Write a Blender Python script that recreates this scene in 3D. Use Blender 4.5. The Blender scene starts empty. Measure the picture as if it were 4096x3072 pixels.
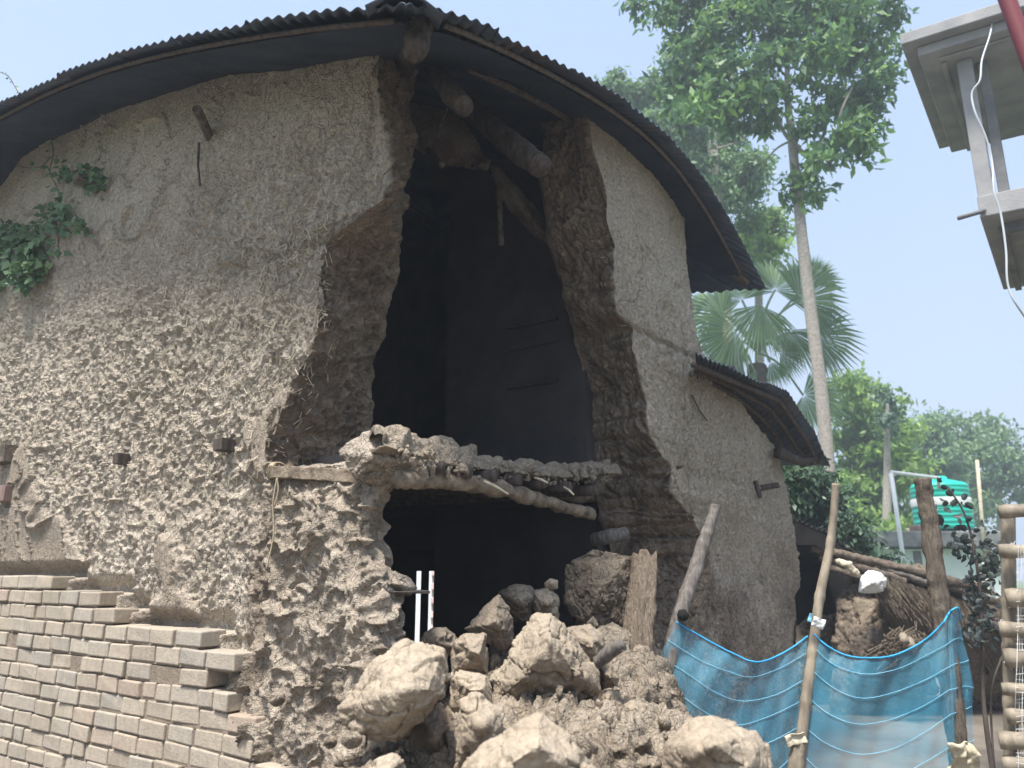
import bpy, math, random
import numpy as np
from mathutils import Vector, Matrix, noise as mnoise
rnd = random.Random(7)
# ------------------------------------------------------------------ camera
sc = bpy.context.scene
EYE = 1.5
PITCH = 13.94
F = 770.0
cam = bpy.data.cameras.new('camera')
cam.sensor_width = 36.0
cam.lens = 36.0*F/1024.0
cam.clip_start = 0.05
cam.clip_end = 2000
cam.dof.use_dof = True
cam.dof.focus_distance = 4.3
cam.dof.aperture_fstop = 2.6
co = bpy.data.objects.new('camera', cam)
sc.collection.objects.link(co)
co.location = (0, 0, EYE)
co.rotation_euler = (math.radians(90+PITCH), 0, 0)
sc.camera = co
# ------------------------------------------------------------------ sky and sun
SUN_DIR = Vector((-0.20, -0.36, 0.91)).normalized()
w = bpy.data.worlds.new('World'); sc.world = w; w.use_nodes = True
nt = w.node_tree
for n in list(nt.nodes): nt.nodes.remove(n)
sky = nt.nodes.new('ShaderNodeTexSky'); sky.sky_type = 'NISHITA'; sky.sun_disc = False
sky.sun_elevation = math.asin(SUN_DIR.z)
sky.sun_rotation = math.atan2(SUN_DIR.x, SUN_DIR.y)
sky.air_density = 1.0; sky.dust_density = 6.0; sky.ozone_density = 1.5
bg = nt.nodes.new('ShaderNodeBackground'); bg.inputs['Strength'].default_value = 0.112
wo = nt.nodes.new('ShaderNodeOutputWorld')
mxw = nt.nodes.new('ShaderNodeMix'); mxw.data_type = 'RGBA'; mxw.inputs[0].default_value = 0.72   # thin bright haze veils the blue
tcw = nt.nodes.new('ShaderNodeTexCoord'); sxw = nt.nodes.new('ShaderNodeSeparateXYZ'); rpw = nt.nodes.new('ShaderNodeValToRGB')
nt.links.new(tcw.outputs['Generated'], sxw.inputs[0]); nt.links.new(sxw.outputs[2], rpw.inputs[0])
rpw.color_ramp.elements[0].color = (3.6/6, 4.35/6, 5.3/6, 1); rpw.color_ramp.elements[1].color = (2.5/6, 3.45/6, 5.2/6, 1); rpw.color_ramp.elements[1].position = 0.8
scw = nt.nodes.new('ShaderNodeVectorMath'); scw.operation = 'SCALE'; scw.inputs['Scale'].default_value = 6.0
nt.links.new(rpw.outputs[0], scw.inputs[0])
nt.links.new(sky.outputs[0], mxw.inputs[6]); nt.links.new(scw.outputs[0], mxw.inputs[7])
nt.links.new(mxw.outputs[2], bg.inputs[0]); nt.links.new(bg.outputs[0], wo.inputs[0])
sl = bpy.data.lights.new('sun', 'SUN'); sl.energy = 4.4; sl.angle = math.radians(13); sl.color = (1.0, 0.96, 0.90)
so = bpy.data.objects.new('sun', sl); sc.collection.objects.link(so)
so.rotation_euler = SUN_DIR.to_track_quat('Z', 'Y').to_euler()
sc.view_settings.view_transform = 'Standard'
sc.view_settings.look = 'None'
sc.view_settings.exposure = 1.04
sc.view_settings.gamma = 1.0
sc.cycles.max_bounces = 5; sc.cycles.diffuse_bounces = 3; sc.cycles.glossy_bounces = 2; sc.cycles.volume_bounces = 0
# ------------------------------------------------------------------ geometry helpers
cp, sp = math.cos(math.radians(PITCH)), math.sin(math.radians(PITCH))
def ray(px, py):
    u = (px-512)/F; v = (384-py)/F
    return (u, cp - v*sp, sp + v*cp)
def P(px, py, Y):
    d = ray(px, py); t = Y/d[1]
    return Vector((d[0]*t, Y, EYE+d[2]*t))
C0 = (-0.342, 3.17)
ang = math.radians(54.6)
dL = (-math.sin(ang), math.cos(ang)); dR = (math.cos(ang), math.sin(ang))
def H(a, b, h):
    return Vector((C0[0]+a*dL[0]+b*dR[0], C0[1]+a*dL[1]+b*dR[1], h))
def on_b(px, py, b0=0.0):     # hit on the plane b=b0: returns a,h
    d = ray(px, py)
    den = d[0]*dR[0]+d[1]*dR[1]; num = (C0[0]*dR[0]+C0[1]*dR[1])+b0
    t = num/den; x, y = d[0]*t-C0[0], d[1]*t-C0[1]
    return x*dL[0]+y*dL[1], EYE+d[2]*t
def on_a(px, py, a0=0.0):     # hit on the plane a=a0: returns b,h
    d = ray(px, py)
    den = d[0]*dL[0]+d[1]*dL[1]; num = (C0[0]*dL[0]+C0[1]*dL[1])+a0
    t = num/den; x, y = d[0]*t-C0[0], d[1]*t-C0[1]
    return x*dR[0]+y*dR[1], EYE+d[2]*t
def Pa(px, py, a0=0.0):
    b, h = on_a(px, py, a0); return H(a0, b, h)
def Pb(px, py, b0=0.0):
    a, h = on_b(px, py, b0); return H(a, b0, h)
# numpy noise
def _hash(ix, iy, iz, s):
    h = (ix*374761393 + iy*668265263 + iz*2147483647 + s*974634777) & 0xffffffff
    h = ((h ^ (h >> 13))*1274126177) & 0xffffffff
    h = ((h ^ (h >> 16))*2246822519) & 0xffffffff
    return ((h ^ (h >> 15)) & 0xffffff)/float(0x1000000)
def vn(p, s=0):
    i = np.floor(p).astype(np.int64); f = p-i; f = f*f*(3-2*f)
    r = 0
    for dx in (0, 1):
        wx = f[:, 0] if dx else 1-f[:, 0]
        for dy in (0, 1):
            wy = f[:, 1] if dy else 1-f[:, 1]
            for dz in (0, 1):
                wz = f[:, 2] if dz else 1-f[:, 2]
                r = r + wx*wy*wz*_hash(i[:, 0]+dx, i[:, 1]+dy, i[:, 2]+dz, s)
    return r*2-1
def fbm(p, o=4, s=0, g=0.5):
    r = 0; a = 1; t = 0; q = np.array(p, dtype=float)
    for k in range(o):
        r = r + a*vn(q, s+k*17); t += a; a *= g; q = q*2.03+11.3
    return r/t
def worley(p, s=0):
    i = np.floor(p).astype(np.int64); n = len(p)
    f1 = np.full(n, 9.0); f2 = np.full(n, 9.0); cid = np.zeros(n)
    for dx in (-1, 0, 1):
        for dy in (-1, 0, 1):
            for dz in (-1, 0, 1):
                c = i+np.array([dx, dy, dz])
                q = np.stack([c[:, k]+_hash(c[:, 0], c[:, 1], c[:, 2], s+k*7) for k in range(3)], 1)
                d = np.sqrt(((q-p)**2).sum(1))
                idv = _hash(c[:, 0], c[:, 1], c[:, 2], s+99)
                m = d < f1
                f2 = np.where(m, f1, np.minimum(f2, d)); cid = np.where(m, idv, cid); f1 = np.where(m, d, f1)
    return f1, f2, cid
def sst(a, b, x):
    t = np.clip((x-a)/(b-a), 0, 1); return t*t*(3-2*t)
# ------------------------------------------------------------------ object helpers
def meta(o, label=None, cat=None, group=None, kind=None):
    if label: o['label'] = label
    if cat: o['category'] = cat
    if group: o['group'] = group
    if kind: o['kind'] = kind
    return o
def link(name, me, m, parent=None, smooth=False):
    o = bpy.data.objects.new(name, me); sc.collection.objects.link(o)
    if m is not None:
        for mm in (m if isinstance(m, (list, tuple)) else [m]): me.materials.append(mm)
    if parent is not None:
        o.parent = parent
        o.matrix_parent_inverse = Matrix.Translation(-parent.location)
    if smooth: me.polygons.foreach_set('use_smooth', [True]*len(me.polygons))
    return o
def empty(name, loc, label, cat, group=None):
    o = bpy.data.objects.new(name, None); sc.collection.objects.link(o); o.location = loc
    o.empty_display_size = 0.1
    return meta(o, label, cat, group)
def mesh_np(name, V, Fq):
    me = bpy.data.meshes.new(name)
    V = np.asarray(V, dtype=np.float32); Fq = np.asarray(Fq, dtype=np.int32)
    k = Fq.shape[1]
    me.vertices.add(len(V)); me.vertices.foreach_set('co', V.ravel())
    me.loops.add(Fq.size); me.loops.foreach_set('vertex_index', Fq.ravel())
    me.polygons.add(len(Fq)); me.polygons.foreach_set('loop_start', np.arange(0, Fq.size, k, dtype=np.int32))
    me.update(calc_edges=True); me.validate()
    return me
def grid_faces(nr, nc, base=0):
    r = np.arange(nr-1)[:, None]*nc+np.arange(nc-1)[None, :]+base
    return np.stack([r, r+1, r+nc+1, r+nc], -1).reshape(-1, 4)
class MB:
    def __init__(s): s.v = []; s.f = []
    def add(s, vs, fs):
        b = len(s.v); s.v += [tuple(v) for v in vs]; s.f += [tuple(i+b for i in f) for f in fs]
    def box(s, c, d, rot=None, j=0.0):
        c = Vector(c); vs = []
        for x in (-.5, .5):
            for y in (-.5, .5):
                for z in (-.5, .5):
                    v = Vector((x*d[0]+rnd.uniform(-j, j), y*d[1]+rnd.uniform(-j, j), z*d[2]+rnd.uniform(-j, j)))
                    if rot is not None: v = rot @ v
                    vs.append(c+v)
        s.add(vs, [(0, 1, 3, 2), (4, 6, 7, 5), (0, 4, 5, 1), (2, 3, 7, 6), (0, 2, 6, 4), (1, 5, 7, 3)])
    def prism(s, lo, hi):      # two matching rings
        n = len(lo); s.add(list(lo)+list(hi), [tuple(range(n))[::-1], tuple(range(n, 2*n))]+[(i, (i+1) % n, n+(i+1) % n, n+i) for i in range(n)])
    def tube(s, pts, rad, seg=8, jit=0.0, caps=True, rings=None):
        pts = [Vector(p) for p in pts]
        if not isinstance(rad, (list, tuple)): rad = [rad]*len(pts)
        b = len(s.v); n = len(pts); up = Vector((0.13, 0.21, 1)).normalized()
        for i, p in enumerate(pts):
            t = (pts[min(i+1, n-1)]-pts[max(i-1, 0)]).normalized()
            u = t.cross(up)
            if u.length < 1e-3: u = t.cross(Vector((1, 0, 0)))
            u.normalize(); v = t.cross(u)
            for k in range(seg):
                th = 2*math.pi*k/seg; r = rad[i]*(1+(rnd.uniform(-jit, jit) if jit else 0))
                s.v.append(tuple(p+(u*math.cos(th)+v*math.sin(th))*r))
        for i in range(n-1):
            for k in range(seg):
                k2 = (k+1) % seg
                s.f.append((b+i*seg+k, b+i*seg+k2, b+(i+1)*seg+k2, b+(i+1)*seg+k))
        if caps:
            s.f.append(tuple(b+k for k in range(seg))[::-1]); s.f.append(tuple(b+(n-1)*seg+k for k in range(seg)))
    def build(s, name, m, parent=None, smooth=False, bevel=0):
        me = bpy.data.meshes.new(name); me.from_pydata(s.v, [], s.f); me.update()
        o = link(name, me, m, parent, smooth)
        if bevel:
            bm = o.modifiers.new('bevel', 'BEVEL'); bm.width = bevel; bm.segments = 2; bm.limit_method = 'ANGLE'
        return o
def spline(pts, n):           # catmull-rom through Vector points
    pts = [Vector(p) for p in pts]; out = []
    for i in range(len(pts)-1):
        p0 = pts[max(i-1, 0)]; p1 = pts[i]; p2 = pts[i+1]; p3 = pts[min(i+2, len(pts)-1)]
        for k in range(n):
            t = k/n
            out.append(0.5*((2*p1)+(p2-p0)*t+(2*p0-5*p1+4*p2-p3)*t*t+(3*p1-p0-3*p2+p3)*t**3))
    out.append(pts[-1]); return out
def rough(o, amp, scale, lev=0, seed=0):     # push vertices of a small mesh about with noise
    me = o.data; n = len(me.vertices); V = np.empty(n*3, dtype=np.float32); me.vertices.foreach_get('co', V); V = V.reshape(-1, 3)
    N = np.empty(n*3, dtype=np.float32); me.vertex_normals.foreach_get('vector', N); N = N.reshape(-1, 3)
    V = V+N*(fbm(V*scale, 3, seed)*amp)[:, None]; me.vertices.foreach_set('co', V.astype(np.float32).ravel()); me.update()
# ------------------------------------------------------------------ materials
def mat(name, rough_=0.9, spec=0.2):
    m = bpy.data.materials.new(name); m.use_nodes = True; t = m.node_tree; b = t.nodes['Principled BSDF']
    b.inputs['Roughness'].default_value = rough_; b.inputs['Specular IOR Level'].default_value = spec
    return m, t, b
def nd(t, typ, **kw):
    n = t.nodes.new(typ)
    for k, v in kw.items():
        if k in n.inputs: n.inputs[k].default_value = v
        else: setattr(n, k, v)
    return n
def ramp(t, fac, stops, interp='LINEAR'):
    r = t.nodes.new('ShaderNodeValToRGB'); r.color_ramp.interpolation = interp
    e = r.color_ramp.elements
    while len(e) < len(stops): e.new(0.5)
    for i, (p, c) in enumerate(stops):
        e[i].position = p; e[i].color = (c[0], c[1], c[2], 1)
    t.links.new(fac, r.inputs[0]); return r.outputs[0]
def mixc(t, fac, a, b, mode='MIX'):
    m = t.nodes.new('ShaderNodeMix'); m.data_type = 'RGBA'; m.blend_type = mode
    for s_, v in ((0, fac), (6, a), (7, b)):
        if isinstance(v, (int, float)): m.inputs[s_].default_value = v
        elif isinstance(v, tuple): m.inputs[s_].default_value = (*v, 1)
        else: t.links.new(v, m.inputs[s_])
    return m.outputs[2]
def bump(t, b, h, dist, strength=1.0, prev=None):
    bn = t.nodes.new('ShaderNodeBump'); bn.inputs['Distance'].default_value = dist; bn.inputs['Strength'].default_value = strength
    t.links.new(h, bn.inputs['Height'])
    if prev: t.links.new(prev, bn.inputs['Normal'])
    t.links.new(bn.outputs[0], b.inputs['Normal']); return bn.outputs[0]
def noisen(t, scale, detail=5, vec=None, rough_=0.55, dist=0.0):
    n = nd(t, 'ShaderNodeTexNoise', Scale=scale, Detail=detail, Roughness=rough_, Distortion=dist)
    if vec is not None: t.links.new(vec, n.inputs['Vector'])
    return n.outputs['Fac']
def coords(t, scale=(1, 1, 1), rot=(0, 0, 0)):
    c = t.nodes.new('ShaderNodeTexCoord'); mp = t.nodes.new('ShaderNodeMapping')
    mp.inputs['Scale'].default_value = scale; mp.inputs['Rotation'].default_value = rot
    t.links.new(c.outputs['Object'], mp.inputs[0]); return mp.outputs[0]
def mud_mat(name, c1, c2, core, crack=0.7, bscale=1.0):
    m, t, b = mat(name, 0.96, 0.1)
    v = coords(t)
    col = ramp(t, noisen(t, 2.2, 6, v), [(0.35, c1), (0.65, c2)])
    fine = noisen(t, 45, 5, v, 0.65)
    col = mixc(t, 0.55, col, ramp(t, fine, [(0.3, (0.5, 0.46, 0.42)), (0.55, (1, 1, 1)), (0.8, (1.15, 1.12, 1.08))]), 'MULTIPLY')
    at = t.nodes.new('ShaderNodeAttribute'); at.attribute_name = 'core'
    cc = ramp(t, noisen(t, 9, 5, v), [(0.3, tuple(x*0.62 for x in core)), (0.5, core), (0.72, tuple(min(1, x*1.45) for x in core))])
    cc = mixc(t, 0.5, cc, ramp(t, fine, [(0.3, (0.5, 0.48, 0.45)), (0.6, (1.1, 1.1, 1.1))]), 'MULTIPLY')
    col = mixc(t, at.outputs['Fac'], col, cc)
    # dull grey-brown stains
    st = ramp(t, noisen(t, 1.1, 4, v), [(0.5, (0, 0, 0)), (0.7, (1, 1, 1))])
    col = mixc(t, 0.25, col, mixc(t, st, col, (0.22, 0.19, 0.15)))
    t.links.new(col, b.inputs['Base Color'])
    # flaking cracks, straw-like fibres and grit
    wn = t.nodes.new('ShaderNodeTexNoise'); wn.inputs['Scale'].default_value = 9.0*bscale; wn.inputs['Detail'].default_value = 4; t.links.new(v, wn.inputs['Vector'])
    wm = t.nodes.new('ShaderNodeVectorMath'); wm.operation = 'MULTIPLY_ADD'; wm.inputs[1].default_value = (0.17, 0.17, 0.17)
    t.links.new(wn.outputs['Color'], wm.inputs[0]); t.links.new(v, wm.inputs[2])
    prev = None
    for sc_, dist, lim in ((20*bscale, 0.012, 0.10), (52*bscale, 0.005, 0.16)):
        vo = nd(t, 'ShaderNodeTexVoronoi', feature='DISTANCE_TO_EDGE', Scale=sc_); t.links.new(wm.outputs[0], vo.inputs['Vector'])
        prev = bump(t, b, ramp(t, vo.outputs['Distance'], [(0.0, (0, 0, 0)), (lim, (1, 1, 1))]), dist, crack, prev)
    fb = nd(t, 'ShaderNodeTexNoise', Scale=1.0, Detail=4.0, Roughness=0.6, Distortion=0.6); t.links.new(coords(t, (120*bscale, 120*bscale, 34*bscale)), fb.inputs['Vector'])
    prev = bump(t, b, fb.outputs['Fac'], 0.0045, 0.75, prev)
    bump(t, b, noisen(t, 160*bscale, 6, v, 0.75), 0.004, 0.8, prev)
    return m
M = {}
M['mud'] = mud_mat('mud_plaster', (0.445, 0.385, 0.31), (0.53, 0.465, 0.385), (0.205, 0.16, 0.122))
M['rock'] = mud_mat('mud_clod', (0.345, 0.285, 0.215), (0.42, 0.355, 0.275), (0.225, 0.175, 0.13), 0.25)
M['rubble'] = mud_mat('mud_rubble', (0.32, 0.27, 0.21), (0.41, 0.35, 0.275), (0.23, 0.185, 0.14))
def simple(name, c1, c2, sc_=6, rough_=0.85, spec=0.2, bd=0.0, bs=40, stretch=(1, 1, 1), detail=6, metallic=0):
    m, t, b = mat(name, rough_, spec); v = coords(t, stretch)
    t.links.new(ramp(t, noisen(t, sc_, detail, v), [(0.32, c1), (0.68, c2)]), b.inputs['Base Color'])
    b.inputs['Metallic'].default_value = metallic
    if bd: bump(t, b, noisen(t, bs, 5, v, 0.65), bd, 1.0)
    return m
M['inner'] = simple('inner_mud', (0.04, 0.038, 0.04), (0.065, 0.06, 0.06), 3, 0.95, 0.1, 0.01, 18)  # near-black mud: the shade of the rooms is put into the colour
M['maroon'] = simple('maroon_limewash', (0.035, 0.027, 0.032), (0.05, 0.036, 0.04), 3, 0.95, 0.1, 0.01, 18)
M['tin'] = simple('weathered_tin', (0.055, 0.08, 0.125), (0.10, 0.135, 0.19), 5, 0.6, 0.3, 0.002, 30, metallic=0.3)
m, t, b = mat('corrugated_tin', 0.6, 0.3); v = coords(t); b.inputs['Metallic'].default_value = 0.25
c = ramp(t, noisen(t, 5, 6, v), [(0.3, (0.05, 0.07, 0.105)), (0.7, (0.11, 0.14, 0.18))])  # blue-grey base puts the bluish veil under the eaves into the tin
c = mixc(t, ramp(t, noisen(t, 2.3, 7, v, 0.7), [(0.5, (0, 0, 0)), (0.66, (.8, .8, .8))]), c, (0.15, 0.085, 0.06))
t.links.new(c, b.inputs['Base Color']); bump(t, b, noisen(t, 30, 5, v), 0.003, 1.0); M['tin'] = m
M['lining'] = simple('shade_tinted_lining', (0.022, 0.03, 0.048), (0.045, 0.055, 0.075), 4, 0.9, 0.15, 0.006, 30)  # dark blue tone paints the eave shade into the lining
M['rust'] = simple('rusty_tin', (0.12, 0.06, 0.045), (0.24, 0.17, 0.15), 5, 0.7, 0.3, 0.002, 30)
M['log'] = simple('old_timber', (0.075, 0.06, 0.05), (0.20, 0.16, 0.125), 22, 0.9, 0.15, 0.012, 45, (1, 1, 1))
M['beam'] = simple('split_timber', (0.11, 0.085, 0.062), (0.33, 0.27, 0.205), 16, 0.95, 0.1, 0.012, 55)
M['greywood'] = simple('grey_weathered_wood', (0.09, 0.08, 0.072), (0.22, 0.195, 0.175), 26, 0.9, 0.15, 0.006, 40, (3, 3, 0.5))
M['darkwood'] = simple('dark_wood', (0.055, 0.045, 0.04), (0.13, 0.105, 0.09), 14, 0.95, 0.1, 0.008, 40, (3, 3, 0.5))
M['bark'] = simple('rough_bark', (0.09, 0.075, 0.06), (0.2, 0.165, 0.13), 22, 0.95, 0.1, 0.02, 35, (3, 3, 0.4))
M['rot'] = simple('rotten_wood', (0.12, 0.092, 0.068), (0.31, 0.25, 0.19), 30, 0.95, 0.1, 0.012, 45, (4, 4, 0.4))
M['bamboo'] = simple('dry_bamboo', (0.15, 0.125, 0.095), (0.33, 0.28, 0.21), 12, 0.6, 0.3, 0.003, 60, (2, 2, 0.5))
M['straw'] = simple('straw', (0.42, 0.36, 0.25), (0.68, 0.62, 0.48), 20, 0.8, 0.2)
M['thatch'] = simple('old_thatch', (0.13, 0.105, 0.08), (0.34, 0.28, 0.21), 20, 0.95, 0.1, 0.02, 60, (4, 4, 1))
M['trunk'] = simple('pale_trunk', (0.25, 0.23, 0.20), (0.42, 0.38, 0.33), 10, 0.9, 0.1, 0.02, 25, (2, 2, 2))
M['concrete'] = simple('grey_concrete', (0.24, 0.24, 0.245), (0.36, 0.355, 0.35), 3, 0.9, 0.15, 0.004, 60)
M['concrete_dark'] = simple('dark_concrete', (0.13, 0.135, 0.14), (0.25, 0.25, 0.25), 4, 0.9, 0.15, 0.004, 60)  # darker concrete, also used to paint shaded faces of the building
M['white'] = simple('white_wash', (0.62, 0.66, 0.68), (0.78, 0.80, 0.80), 2, 0.85, 0.2)
M['plastic_white'] = simple('white_plastic', (0.62, 0.62, 0.60), (0.8, 0.8, 0.78), 8, 0.5, 0.4, 0.004, 30)
M['teal'] = simple('teal_plastic', (0.0, 0.38, 0.29), (0.01, 0.44, 0.34), 2, 0.4, 0.4)
M['pvc'] = simple('pvc_pipe', (0.60, 0.62, 0.65), (0.72, 0.74, 0.76), 3, 0.4, 0.4)
M['cable'] = simple('white_cable', (0.40, 0.43, 0.46), (0.52, 0.55, 0.57), 3, 0.4, 0.4)
M['redpipe'] = simple('maroon_paint', (0.16, 0.035, 0.045), (0.2, 0.05, 0.06), 3, 0.5, 0.4)
M['cord'] = simple('pale_blue_cord', (0.15, 0.42, 0.60), (0.26, 0.54, 0.70), 9, 0.6, 0.3)
M['bluecord'] = simple('blue_edge_cord', (0.02, 0.26, 0.52), (0.05, 0.36, 0.62), 9, 0.6, 0.3)
M['cloth'] = simple('dirty_rag', (0.42, 0.36, 0.25), (0.60, 0.54, 0.42), 18, 0.9, 0.1, 0.004, 60)
M['rope'] = simple('jute_rope', (0.26, 0.21, 0.14), (0.40, 0.33, 0.23), 40, 0.9, 0.1)
M['brickpink'] = simple('pink_brick', (0.5, 0.36, 0.33), (0.72, 0.6, 0.57), 9, 0.9, 0.1)
M['black'] = simple('near_black', (0.012, 0.012, 0.013), (0.03, 0.028, 0.026), 5, 0.95, 0.1)  # plain near-black tone for door frame, knot, tin flap and shed interior
# ground
m, t, b = mat('earth', 0.95, 0.1); v = coords(t)
c = ramp(t, noisen(t, 0.9, 7, v), [(0.35, (0.10, 0.085, 0.07)), (0.6, (0.19, 0.165, 0.135))])
c = mixc(t, ramp(t, noisen(t, 5, 6, v, .65), [(0.55, (0, 0, 0)), (0.75, (.6, .6, .6))]), c, (0.13, 0.10, 0.075))
ln = t.nodes.new('ShaderNodeVectorMath'); ln.operation = 'LENGTH'; t.links.new(v, ln.inputs[0])
far = ramp(t, nd(t, 'ShaderNodeMath', operation='DIVIDE').outputs[0], [(0, (0, 0, 0)), (1, (1, 1, 1))])
mth = [n for n in t.nodes if n.bl_idname == 'ShaderNodeMath'][0]; t.links.new(ln.outputs['Value'], mth.inputs[0]); mth.inputs[1].default_value = 60.0
rm = [n for n in t.nodes if n.bl_idname == 'ShaderNodeValToRGB'][-1]; rm.color_ramp.elements[0].position = 0.22; rm.color_ramp.elements[1].position = 0.34
t.links.new(mixc(t, far, c, (0.10, 0.17, 0.05)), b.inputs['Base Color'])
bump(t, b, noisen(t, 20, 7, v, 0.6), 0.012, 1.0); M['ground'] = m
# brick
m, t, b = mat('plinth_brick', 0.92, 0.1); v = coords(t)
g = t.nodes.new('ShaderNodeNewGeometry')
c = ramp(t, g.outputs['Random Per Island'], [(0, (0.33, 0.28, 0.225)), (0.3, (0.38, 0.325, 0.26)), (0.6, (0.32, 0.29, 0.25)), (0.85, (0.41, 0.355, 0.285)), (1, (0.36, 0.29, 0.23))])
c = mixc(t, 0.6, c, ramp(t, noisen(t, 30, 6, v, 0.65), [(0.3, (0.7, 0.68, 0.66)), (0.7, (1.15, 1.15, 1.15))]), 'MULTIPLY')
vs_ = coords(t, (30, 30, 3)); c = mixc(t, ramp(t, noisen(t, 1.0, 4, vs_), [(0.5, (0, 0, 0)), (0.75, (.6, .6, .6))]), c, (0.42, 0.365, 0.28))
c = mixc(t, ramp(t, noisen(t, 2.5, 4, v), [(0.55, (0, 0, 0)), (0.75, (0.35, 0.35, 0.35))]), c, (0.22, 0.21, 0.15))
t.links.new(c, b.inputs['Base Color']); bump(t, b, noisen(t, 90, 6, v, 0.65), 0.004, 1.0); M['brick'] = m
M['mortar'] = simple('mortar', (0.19, 0.155, 0.12), (0.27, 0.22, 0.17), 20, 0.95, 0.1, 0.01, 60)
# net
m = bpy.data.materials.new('blue_net'); m.use_nodes = True; t = m.node_tree; b = t.nodes['Principled BSDF']
b.inputs['Roughness'].default_value = 0.6
v = coords(t)
t.links.new(ramp(t, noisen(t, 3, 3, v), [(0.3, (0.03, 0.27, 0.43)), (0.7, (0.12, 0.40, 0.55))]), b.inputs['Base Color'])
tr = t.nodes.new('ShaderNodeBsdfTransparent'); mx = t.nodes.new('ShaderNodeMixShader')
fac = ramp(t, noisen(t, 5, 5, v, 0.6), [(0.3, (0.26, 0.26, 0.26)), (0.7, (0.46, 0.46, 0.46))])
t.links.new(fac, mx.inputs[0]); t.links.new(tr.outputs[0], mx.inputs[1]); t.links.new(b.outputs[0], mx.inputs[2])
t.links.new(mx.outputs[0], t.nodes['Material Output'].inputs[0]); M['net'] = m
def leaf_mat(name, cols, trans=0.35, rough_=0.45):
    m = bpy.data.materials.new(name); m.use_nodes = True; t = m.node_tree; b = t.nodes['Principled BSDF']
    b.inputs['Roughness'].default_value = rough_; b.inputs['Specular IOR Level'].default_value = 0.35
    g = t.nodes.new('ShaderNodeNewGeometry')
    n = len(cols); c = ramp(t, g.outputs['Random Per Island'], [(i/(n-1), cc) for i, cc in enumerate(cols)])
    c2 = mixc(t, 0.6, c, ramp(t, noisen(t, 0.7, 3, coords(t)), [(0.35, (0.6, 0.65, 0.7)), (0.65, (1.35, 1.3, 1.0))]), 'MULTIPLY')
    t.links.new(c2, b.inputs['Base Color'])
    tl = t.nodes.new('ShaderNodeBsdfTranslucent'); t.links.new(c2, tl.inputs[0])
    mx = t.nodes.new('ShaderNodeMixShader'); mx.inputs[0].default_value = trans
    t.links.new(b.outputs[0], mx.inputs[1]); t.links.new(tl.outputs[0], mx.inputs[2])
    t.links.new(mx.outputs[0], t.nodes['Material Output'].inputs[0]); return m
M['leaf_a'] = leaf_mat('leaf_mid', [(0.08, 0.16, 0.09), (0.10, 0.20, 0.10), (0.14, 0.26, 0.10), (0.22, 0.36, 0.09)])
M['leaf_b'] = leaf_mat('leaf_hazy', [(0.14, 0.24, 0.15), (0.18, 0.29, 0.17), (0.24, 0.36, 0.16)])  # paler greens put the distance haze into the leaf colour
M['leaf_c'] = leaf_mat('leaf_bright', [(0.16, 0.28, 0.09), (0.22, 0.36, 0.10), (0.30, 0.43, 0.12)], 0.45)
M['leaf_d'] = leaf_mat('leaf_dark', [(0.05, 0.10, 0.07), (0.08, 0.14, 0.09), (0.12, 0.19, 0.12)], 0.2)
M['leaf_p'] = leaf_mat('palm_leaf', [(0.20, 0.31, 0.19), (0.26, 0.37, 0.23), (0.34, 0.45, 0.27)], 0.3)
M['leaf_s'] = leaf_mat('sapling_leaf', [(0.03, 0.04, 0.045), (0.05, 0.06, 0.06), (0.07, 0.09, 0.07)], 0.15)
M['leaf_v'] = leaf_mat('vine_leaf', [(0.06, 0.12, 0.06), (0.10, 0.18, 0.09), (0.15, 0.24, 0.12)], 0.3)

# ================================================================== GROUND
def ground_z(x, y):
    return 0.0
N_ = 90
xs = np.sign(np.linspace(-1, 1, N_))*np.abs(np.linspace(-1, 1, N_))**3*170
ys = np.sign(np.linspace(-0.6, 1, N_))*np.abs(np.linspace(-0.6, 1, N_))**3*200
gx, gy = np.meshgrid(xs, ys); pts = np.stack([gx.ravel(), gy.ravel(), np.zeros(gx.size)], 1)
pts[:, 2] = fbm(pts*0.5, 4, 3)*0.05*np.clip(30/(1+np.hypot(pts[:, 0], pts[:, 1])), 0, 1)
meta(link('ground', mesh_np('ground', pts, grid_faces(N_, N_)), M['ground'], None, True), kind='structure')

# ================================================================== MUD HOUSE
TH = 0.45; OA = 0.60; OV = 0.35; SL = 0.45     # street-side and side-wall overhangs
# eave curves read on the eave planes
eA = [(-60, 140), (0, 106), (25, 92), (66, 74), (92, 65), (136, 51), (185, 38), (236, 31), (288, 21), (341, 14), (392, 9), (421, 8)]
eB = [(427, 5), (452, 12), (486, 25), (517, 39), (560, 62), (591, 79), (634, 108), (662, 131), (698, 167), (721, 205), (747, 250), (767, 290)]
A_ = np.array(sorted(on_b(px, py, -OA) for px, py in eA)); B_ = np.array(sorted(on_a(px, py, -OV) for px, py in eB))
kA = np.polyfit(A_[:, 0], A_[:, 1], 6); kB = np.polyfit(B_[:, 0], B_[:, 1], 5)
A_END = 7.4; B_END = float(B_[-1, 0]); HE = float(B_[-1, 1])
Amax = A_[-1, 0]
def hA(a):
    a = np.asarray(a, dtype=float)
    return np.where(a <= Amax, np.polyval(kA, np.clip(a, -OV, Amax)), np.polyval(kA, Amax)+(a-Amax)*(HE-0.1-np.polyval(kA, Amax))/(A_END-Amax))
def hB(b): return np.polyval(kB, np.clip(np.asarray(b, dtype=float), -OA, B_END))
def hC(a): a = np.asarray(a, dtype=float); return HE+0.45*np.sin(np.clip((a+OV)/(A_END+OV), 0, 1)*math.pi)
def hD(b): b = np.asarray(b, dtype=float); return HE-0.1+0.4*np.sin(np.clip((b+OA)/(B_END+OA), 0, 1)*math.pi)
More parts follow.
